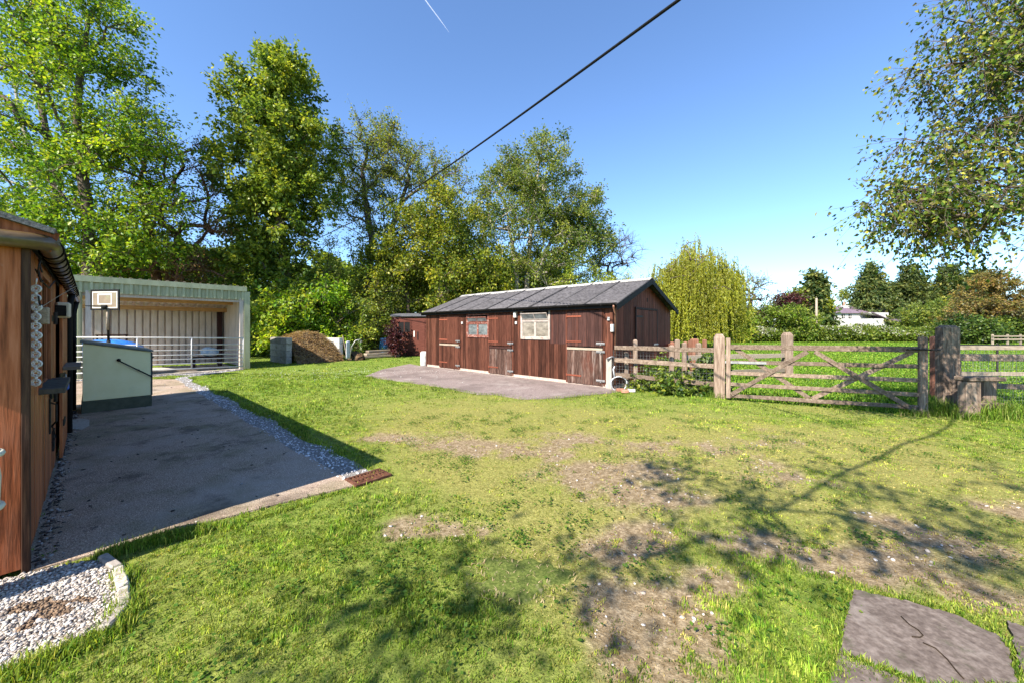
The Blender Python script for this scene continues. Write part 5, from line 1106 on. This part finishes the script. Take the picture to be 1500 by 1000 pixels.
tree('sycamore_tree', 'tall dense green tree in the centre left with a pointed top', 'tree', 22,
     [(405,125,48,42,46),(380,175,60,45,48),(430,215,68,50,60),(370,260,62,50,56),(440,285,48,40,34),(395,330,62,45,50),(390,395,52,40,40),(410,100,18,20,8),(430,430,45,40,28)],
     [[(421,522),(420,440),(410,330),(405,220),(408,110)]], .30, (.22,.15), [(.15,.22,.032),(.20,.275,.037),(.10,.16,.023),(.29,.34,.045)], 4, twigs=9, tl=.85, per=18, spread=.4, upn=1.0, hang=.1)
tree('sparse_tree', 'tall sparsely leaved tree with dark bare limbs beside the dense green tree', 'tree', 28,
     [(540,235,60,50,55),(600,240,60,45,50),(650,290,45,55,36),(515,290,40,50,28),(570,310,60,50,36),(560,205,30,25,16)],
     [[(537,520),(540,400),(545,360),(530,250),(545,200)],[(552,520,.3),(553,400,.3),(572,340,.3),(600,260,.3)]], .24, (.15,.10), OLIVE+YELG[:2], 5, twigs=9, tl=1.2, per=12, rmin=.028, tw_r=.011, upn=.5)
tree('maple_tree', 'broad yellow green bushy tree left of the stable roof', 'tree', 25, [(600,360,55,60,52),(655,330,55,50,50),(690,390,50,55,50),(640,410,80,50,66),(560,400,40,50,30),(710,430,40,35,30)],
     [[(652,520),(650,450),(640,380)],[(600,520,.5),(598,440,.5),(590,380,.5)]], .24, (.18,.12), YELG+[(.09,.14,.016),(.12,.17,.02)], 6, twigs=9, tl=1.0, per=20, spread=.4, upn=.7, rmin=.02, tw_r=.009)
tree('ash_tree', 'tall airy olive green tree behind the stable roof', 'tree', 31,
     [(790,245,55,40,46),(800,290,75,40,50),(735,300,42,45,28),(850,320,48,28,32),(780,350,80,45,55),(860,360,42,30,26),(720,255,20,15,6),(810,400,70,35,36)],
     [[(771,520),(772,420),(778,340),(790,230)],[(786,520,.5),(790,400,.5),(815,330,.5)],[(756,520,-.3),(758,410,-.3),(740,300,-.3)]], .26, (.20,.12), OLIVE+MIDG[:2], 7, twigs=9, tl=1.1, per=20, spread=.4, rmin=.028, tw_r=.011, bark=BARKP)
tree('bare_tree', 'small leafless branching tree between the tall airy tree and the willow', 'tree', 34, [(905,375,38,32,46),(885,400,30,25,16)], [[(893,520),(892,440),(897,400)]], .14, (.08,.05), OLIVE, 8, twigs=9, tl=1.2, per=1, rmin=.03, tw_r=.013)
# --- understorey behind the muck bay and the sheds
shr = [('broad leaved dark green bush just right of the metal shelter', 372,470,26,62,21.5,MIDG+LIMEG[:2],(.18,.12)),('dense green bush above the left bay wall',425,458,34,40,20.5,MIDG+LIMEG,(.2,.14)),('lime leaved bush above the muck heap',470,455,38,42,21.5,LIMEG[:3],(.17,.12)),
       ('dark shaded bush behind the wheelbarrow',520,478,34,42,22.5,MIDG+OLIVE[:2],(.15,.1)),('pale olive bush left of the small shed',558,452,38,45,25,OLIVE,(.12,.08)),('olive bush behind the small shed roof',605,442,36,36,27,OLIVE+YELG[:1],(.12,.08)),('yellowish bush peeping over the left end of the stable roof',660,440,36,28,27,YELG,(.12,.08)),
       ('low green bush behind the ridge of the stable',850,420,46,26,29,MIDG+YELG[:1],(.13,.09)),('small bright bush behind the right end of the ridge',905,425,32,18,30,YELG,(.12,.08)),
       ('leafy bush behind the shelter roof, left part',150,400,55,40,20,LIMEG[:3],(.18,.12)),('leafy bush behind the shelter roof, right part',300,405,48,36,22,MIDG+BRONZE[:1],(.15,.1)),('olive bush in the gap beside the tall dense tree',490,400,40,55,25,OLIVE+YELG,(.12,.08))]
for k, (lb_, cx, cyy, rx, ry, Z_, tn, lf) in enumerate(shr):
    tn = [(min(.4,a_*1.4), min(.45,b_*1.35), c_*1.2) for a_, b_, c_ in tn]; tree('bush', lb_, 'bush', Z_, [(cx,cyy,rx,ry,int(rx*1.5)),(cx,cyy+ry*.9,rx*1.05,ry*.6,int(rx*.9))], [[(cx,520),(cx,cyy+ry*.5)],[(cx-rx*.4,520),(cx-rx*.4,cyy)]], .09, lf, tn, 20+k, twigs=7, tl=.7, per=13, spread=.4, rmin=.015, upn=.8, group='bushes under the trees', tw_r=.007)
# purple shrub by the small shed
tree('purple_shrub', 'dark purple leaved shrub in front of the small shed', 'shrub', 20.6, [(576,490,7,24,34),(581,506,8,13,18)], [[(580,522),(579,500),(577,480)],[(583,522),(586,505)]], .03, (.10,.07), [(.05,.014,.022),(.085,.022,.03),(.03,.01,.016),(.11,.04,.04)], 40, twigs=7, tl=.3, per=9, bark=BARKR, rmin=.01, spread=.3)
# far wood behind everything on the left
rng = np.random.default_rng(50); n = 60000
X = rng.uniform(-52, 6, n); Yw = 37+rng.random(n)*4+.08*np.abs(X); hmax = 7.0+4.5*fbm(X*.25, X*0+3, 4, 3)
Zz = hmax*rng.random(n)**.8; p = np.stack([X,Yw+1.2*np.sin(Zz*1.3+X),Zz],1); nm = rng.normal(0,.6,(n,3)); nm[:,2]+=.5; ax = rng.normal(0,.8,(n,3))
LV, F1, F2 = leaves(p, ax, nm, np.full(n,.5)*(.5+rng.random(n)), np.full(n,.34), rng)
base = np.array(DARKG+OLIVE+MIDG+YELG[:2])*1.5; col = base[rng.integers(0,len(base),n)]*(.6+.7*fbm(X*.8, Zz*.8, 9, 3)[:,None])
tag(npmesh('far_wood', LV, [F1,F2], LEAF, tint=np.repeat(col,4,0)), 'dim mass of woodland leaf seen between the trunks on the left', 'wood', kind='stuff')
# --- weeping willow
def willow():
    Z = 31; rng = np.random.default_rng(60); cx, Yc, _ = at(1014, 490, Z)
    root = thing('weeping_willow', 'weeping willow with hanging yellow green strands beyond the stable', 'tree', (cx, Yc, 0))
    T = [[np.array([cx,Yc,-.05]),np.array([cx+.1,Yc,1.5]),np.array([cx,Yc,3.0]),np.array([cx-.2,Yc,4.4]),np.array([cx,Yc,6.0])]]
    n = 170; v = rng.normal(size=(n,3)); v[:,2] = np.abs(v[:,2])*.9-.15; v /= np.linalg.norm(v,axis=1,keepdims=True)
    tips = np.array([cx,Yc,4.55])+v*np.array([3.25,3.3,3.9])*(.5+.58*rng.random((n,1))**.5)
    an_ = np.arctan2(v[:,1],v[:,0]); kp = fbm(an_*2.2+7, v[:,2]*2.2, 19, 2) > .25; tips = tips[kp]; n = len(tips)
    tips[:,2] += .35*np.sin(tips[:,0]*1.7+1)+.25*rng.normal(size=n)
    arr, par, tipi, order = grow(T, tips, rng, .7, .16)
    cnt = np.zeros(len(arr)); cnt[tipi] += 1
    for i in range(len(arr)-1,-1,-1):
        if par[i] >= 0: cnt[par[i]] += cnt[i]
    rad = np.maximum(.02, .35*(np.maximum(cnt,1)/cnt.max())**.5); e = np.where(par>=0)[0]; V, F = frusta(arr[par[e]], arr[e], rad[e]*1.1, rad[e], 6)
    off = np.array([cx,Yc,0]); npmesh('trunk', V-off, [F], BARK, root, floats={'tone': np.full(len(V), .5)})
    P_, Q_, lp_, la = [], [], [], []
    for t in arr[tipi]:
        ln_ = rng.uniform(1.2,7.5)
        for _ in range(12):
            o = rng.normal(0,.36,3); s = t+o; bot = max(.35+.9*rng.random(), s[2]-ln_*rng.uniform(.6,1.1)); k = int((s[2]-bot)/.3)+1; ou = (t-off)[:2]; ou = ou/(np.linalg.norm(ou)+.5)*.25; sw = rng.normal(0,.05,2)
            pr = s
            for j in range(1, k+1):
                h = s[2]+(bot-s[2])*j/k; q = np.array([s[0]+ou[0]*math.sqrt(j/k)+sw[0]*j*.3, s[1]+ou[1]*math.sqrt(j/k)+sw[1]*j*.3, h]); P_.append(pr); Q_.append(q); pr = q
    P_ = np.array(P_); Q_ = np.array(Q_); V, F = frusta(P_, Q_, np.full(len(P_),.006), np.full(len(P_),.005), 3)
    npmesh('strand', V-off, [F], M('willow_twig', [(.2,.2,.04),(.3,.28,.06)], tone=0, bump=0), root)['kind'] = 'stuff'
    k = np.repeat(np.arange(len(P_)), 4); m_ = len(k); p = P_[k]+(Q_[k]-P_[k])*rng.random((m_,1)); ax = rng.normal(0,.45,(m_,3)); ax[:,2] -= .9; nm = rng.normal(0,1,(m_,3)); nm[:,2] += .4
    LV, F1, F2 = leaves(p, ax, nm, .22*(.6+.7*rng.random(m_)), .05+.03*rng.random(m_), rng)
    base = np.array(GOLD+[(.17,.21,.016)]); cv = fbm(p[:,0]*1.3+p[:,1], p[:,2]*.4, 3, 3); col = base[rng.integers(0,len(base),m_)]*(.45+1.0*cv[:,None])
    npmesh('crown', LV-off, [F1,F2], LEAF, root, tint=np.repeat(col,4,0))
willow()
# --- far trees right of the willow
tree('oak_tree', 'thin branched brownish tree right of the willow', 'tree', 48, [(1098,428,30,22,46),(1080,450,24,22,22),(1115,452,22,18,18)], [[(1096,500),(1097,470),(1100,440)]], .28, (.22,.14), OLIVE+BRONZE[:1], 70, twigs=7, tl=1.6, per=3, rmin=.045, tw_r=.022)
tree('copper_beech', 'dark red leaved tree left of the dark conifer', 'tree', 62, [(1156,446,18,16,50),(1150,462,20,14,26)], [[(1156,500),(1156,450)]], .25, (.40,.26), [(.07,.022,.025),(.10,.035,.035),(.05,.02,.02)], 71, twigs=7, tl=1.2, per=8, rmin=.05)
tree('yellow_tree', 'yellow green rounded tree top between the dark red tree and conifer', 'tree', 64, [(1166,437,10,11,24),(1213,446,8,9,12),(1234,434,9,9,16,36)], [[(1166,500),(1166,445)],[(1213,500),(1213,455)],[(1234,500,36),(1234,445,36)]], .2, (.40,.26), YELG, 72, twigs=7, tl=1.1, per=8, rmin=.05)
CON = [(.085,.125,.04),(.12,.165,.046),(.055,.09,.03),(.18,.20,.06)]
for k, (lb_, cx, top, w_, Z_, cl) in enumerate((('broad dark green conifer left of the white house', 1193,406,12,66,CON),('tall dark conifer directly behind the white house',1275,390,36,92,CON),('pointed olive conifer right of the white house',1335,391,32,90,CON+[(.075,.095,.03)]),('narrow dark conifer behind the overhanging leaves',1390,392,28,88,CON),('shorter dark conifer between the two behind the house',1308,418,20,96,CON),('dark conifer at the far right behind the brown tree',1432,398,26,86,CON+[(.085,.09,.03)]))):
    cr = []
    for j in range(7):
        t = (j+.4)/7; cr.append((cx+(3*math.sin(j*2.3)), top+(478-top)*t, w_*(.06+1.4*t), (478-top)*.08, int(10+56*t)))
    tree('conifer', lb_, 'conifer', Z_, cr, [[(cx,500),(cx,450),(cx,top)]], .35, (.75,.40), cl, 80+k, twigs=7, tl=1.7, per=11, rmin=.05, droop=.35, upn=.9, spread=.5, shell=.6, branch_up=.02, group='conifers round the white house')
tree('brown_tree', 'bronze leaved bare branched tree at the far right', 'tree', 44, [(1455,435,38,28,90),(1440,462,40,20,60),(1485,455,30,28,50),(1462,410,18,14,24)], [[(1458,500),(1458,465),(1460,430)],[(1470,500,.4),(1474,450,.4)]], .24, (.24,.16), [(.25,.19,.055),(.29,.23,.065),(.18,.175,.045),(.23,.15,.055)], 90, twigs=7, tl=1.1, per=13, rmin=.035, tw_r=.014)
for k, (lb_, cx, cyy, rx, ry, Z_, tn) in enumerate((('bright green bush right of the willow at the field edge',1135,472,46,22,47,MIDG+LIMEG[:1]),('yellow green bush at the right foot of the willow',1078,478,28,20,44,YELG+LIMEG[:1]),('olive bush below the thin brownish tree',1105,470,24,22,50,OLIVE+BRONZE[:1]),('pale green bush left of the utility pole',1170,474,28,20,49,OLIVE+MIDG),('dark green laurel bush at the far right',1420,482,34,14,40,DARKG+MIDG[:1]),('green bush behind the far right rail',1480,484,34,14,42,DARKG+MIDG),('tall green bush behind the white blossom hedge',1372,462,44,18,52,MIDG+OLIVE),('yellowish bush between the tall sleeper post and the brown tree',1410,455,34,20,55,YELG+OLIVE))):
    tree('bush', lb_, 'bush', Z_, [(cx,cyy,rx,ry,int(rx*2.2)),(cx,cyy+ry*.9,rx*1.05,ry*.6,int(rx*1.3))], [[(cx,500),(cx,cyy+ry*.4)]], .12, (.26,.17), tn, 100+k, twigs=7, tl=.8, per=14, spread=.5, rmin=.03, group='bushes along the field edge')
# --- hawthorn hedge with white blossom
rng = np.random.default_rng(120); n = 60000
X = rng.uniform(18, 70, n); Yh = 45.5+rng.normal(0,.75,n); hm = 1.15+.9*fbm(X*.5, X*0, 7, 3)+.5*(fbm(X*2,X*0,9,2)-.5); Zz = hm*rng.random(n)**.7
Yh = Yh-.5*np.sin(np.clip(Zz/hm,0,1)*3.14)
p = np.stack([X,Yh,Zz],1); nm = rng.normal(0,.6,(n,3)); nm[:,2]+=.6; LV, F1, F2 = leaves(p, rng.normal(0,.8,(n,3)), nm, .24*(.5+rng.random(n)), np.full(n,.16), rng)
hd = thing('hawthorn_hedge', 'long green hedge with white blossom across the back of the paddock', 'hedge', (40,45.5,0)); off = np.array([40,45.5,0])
base = np.array(MIDG+OLIVE+LIMEG[:1]); col = base[rng.integers(0,len(base),n)]*(.6+.8*fbm(X*.7,Zz,5,3)[:,None])
npmesh('foliage', LV-off, [F1,F2], LEAF, hd, tint=np.repeat(col,4,0))
bl = (fbm(X*.9,Zz*1.3,12,4) > .53) & (rng.random(n) < .42) & (Zz > .45*hm); pb = p[bl]+np.array([0,-.35,.05]); k = len(pb)
LV, F1, F2 = leaves(pb, rng.normal(0,.8,(k,3)), rng.normal(0,.6,(k,3))+[0,-.3,.6], .17*(.5+rng.random(k)), np.full(k,.14), rng); npmesh('blossom', LV-off, [F1,F2], LEAF, hd, tint=np.tile([[.50,.49,.42]],(4*k,1)))
xs = np.arange(18.5,70,.8); P_ = np.stack([xs,45.5+0*xs,-.05+0*xs],1); Q_ = P_+np.stack([rng.normal(0,.3,len(xs)),0*xs,1.5+0*xs],1); V,F = frusta(P_,Q_,np.full(len(xs),.06),np.full(len(xs),.03),5); npmesh('stem', V-off,[F],BARK,hd,floats={'tone':np.full(len(V),.5)})['kind']='stuff'
# --- the near tree hanging in from the right, and the tree behind the viewpoint
NEARG = [(.075,.135,.02),(.11,.18,.024),(.19,.24,.03),(.045,.085,.016),(.28,.28,.045),(.13,.12,.04)]
TN = [(8.4,2.2,0),(8.2,2.3,1.6),(7.9,2.5,3.4),(7.6,2.6,5.2),(7.3,2.6,7.2)]
TM = [tuple(t) for t in TN]
LEAFN = Mleaf('near_leaf', .4, .4, .22)
tree('birch_tree', 'near tree whose leafy branches hang in from the top right', 'tree', 4.6,
     [(6.0,4.5,.85,.9,44,.2,.9),(6.6,5.6,.95,.8,40,.2),(5.1,3.25,.45,.33,26,.1),(6.1,3.25,.8,.45,30,.2),(7.3,4.2,1.1,1.3,40,.3),(7.6,6.2,1.3,1.2,30,0),(8.9,5.5,1.6,1.8,26,-1.0)],
     [TM], .12, (.060,.042), NEARG, 130, twigs=10, tl=.5, per=9, bark=BARK, px=False, pow_=.62, rmin=.007, tw_r=.0032, spread=.2, droop=.6, hang=.35, upn=.4, step=.35, leafmat=LEAFN, tintvar=.3)
spots = [(1000,715,.3),(1060,790,.3),(985,690,.25),(1180,740,.35),(1150,775,.3),(1300,765,.4),(1400,800,.35),(1450,770,.4),(1480,835,.3),(930,805,.2),(870,845,.18),(700,855,.25),(640,885,.25),(440,915,.15),(560,965,.22),(1240,705,.3),(1480,705,.5),(1080,740,.3),(1350,740,.4),(800,880,.25)]
rs = random.Random(4); SH = []
for px_, py_, r_ in spots:
    g_ = gnd(px_, py_); h_ = 4.4+1.6*rs.random(); k_ = h_/math.tan(EL); SH.append((g_[0]+SUN[0]*k_, h_, r_*1.15, r_*.6, 4 if px_ > 900 else 2, g_[1]+SUN[1]*k_))
tree('shade_tree', 'sparse tree standing behind the viewpoint that dapples the lawn', 'tree', 0, SH,
     [[(7.2,-3.8,0),(7.5,-2.8,2.0),(7.6,-1.0,4.2),(7.2,1.2,5.6),(5.6,2.3,6.3),(4.6,1.7,6.0),(3.4,1.1,5.5),(2.0,.55,5.15),(.5,-.1,4.7),(-.6,-.9,4.9)]], .022, (.10,.06), NEARG, 131, twigs=6, tl=.4, per=4, px=False, rmin=.006, tw_r=.004, spread=.35, step=.4)
# --- nettles, ivy and long grass along the fence
for k, (lb_, cx, Y_, h_, wx, tn, lf, nn) in enumerate((('dark nettle clump under the fence near the gate post', 4.15, 9.0, .20, .55, MIDG+DARKG[:1], (.10,.06), 46),('green nettle clump at the fence foot by the first post', 3.4, 9.55, .18, .3, MIDG, (.09,.055), 24),('ivy clump hanging behind the gate post', 5.3, 9.9, .5, .3, DARKG+MIDG[:1], (.11,.08), 26),('weeds growing behind the rails beside the gable', 4.4, 11.0, .5, .6, MIDG+LIMEG[:1], (.10,.06), 26))):
    tree('nettle_clump', lb_, 'weeds', Y_, [(cx,h_*.8,wx,h_*.75,nn,0,.5)], [[(cx,Y_,0),(cx,Y_,h_*.4)],[(cx+wx*.4,Y_,0),(cx+wx*.4,Y_,h_*.4)]], .012, lf, tn, 140+k, twigs=7, tl=.12, per=8, px=False, rmin=.004, tw_r=.002, spread=.4, step=.2, group='weeds along the fence')
def clump(lb_, pxy, n, rad, h, wd, col, seed, lean=.7):
    rng = np.random.default_rng(seed); c = np.array(gnd(*pxy)); q = c+rng.normal(0, 1, (n,2))*np.array(rad); b = np.array(col)
    tag(blades('grass_tuft', q, np.full(n,h), np.full(n,wd), b[rng.integers(0,len(b),n)]*(.7+.6*rng.random((n,1))), lean, lambda x, y: 0*x, seed), lb_, 'long grass', 'long grass tufts round the posts')
TG = [(.12,.22,.02),(.18,.27,.03),(.09,.17,.015),(.26,.30,.07)]
clump('long bright grass tuft at the foot of the tall sleeper post', (1383,607), 420, (.17,.10), .30, .010, TG, 1)
clump('long grass tuft right of the stile', (1468,612), 520, (.24,.12), .34, .010, TG, 2)
clump('short grass tuft before the stile post', (1425,614), 260, (.18,.08), .16, .008, TG, 3)
clump('grass tuft at the foot of the big oak gate post', (1052,582), 260, (.16,.09), .16, .010, TG, 4)
clump('dry grass tuft under the right end of the gate', (1350,609), 200, (.18,.06), .14, .008, TG+[(.36,.30,.14)], 5)

# clover and small weeds in the lawn
rng = np.random.default_rng(77); n = 620
y = np.sqrt(1.2+rng.random(n)*50); x = (rng.random(n)*2-1)*(y*1.5+.4); ok = inpoly(x, y, lawn_poly)
for E in EXC: ok &= ~inpoly(x, y, E)
x, y = x[ok], y[ok]; d_, s_ = wear(x, y); t_ = fbm(x*1.3, y*1.3, 91, 3); ok = (d_ < .6) & (t_ > .44); x, y = x[ok], y[ok]; k = np.repeat(np.arange(len(x)), 34); m_ = len(k)
sz = (.04+.07*rng.random(len(x)))[k]; p = np.stack([x[k]+rng.normal(0,1,m_)*sz, y[k]+rng.normal(0,1,m_)*sz, .012+.022*rng.random(m_)],1)
nm = rng.normal(0,.3,(m_,3)); nm[:,2] += 1; LV, F1, F2 = leaves(p, rng.normal(0,1,(m_,3))*[1,1,.15], nm, .016+.02*rng.random(m_), .012+.012*rng.random(m_), rng)
bc = np.array([[.07,.15,.018],[.10,.19,.025],[.05,.11,.014],[.16,.22,.03]]); tag(npmesh('clover', LV, [F1,F2], GRASS, tint=np.repeat(bc[rng.integers(0,4,m_)],4,0)), 'small round leaved clover and weeds scattered through the lawn', 'clover', kind='stuff')
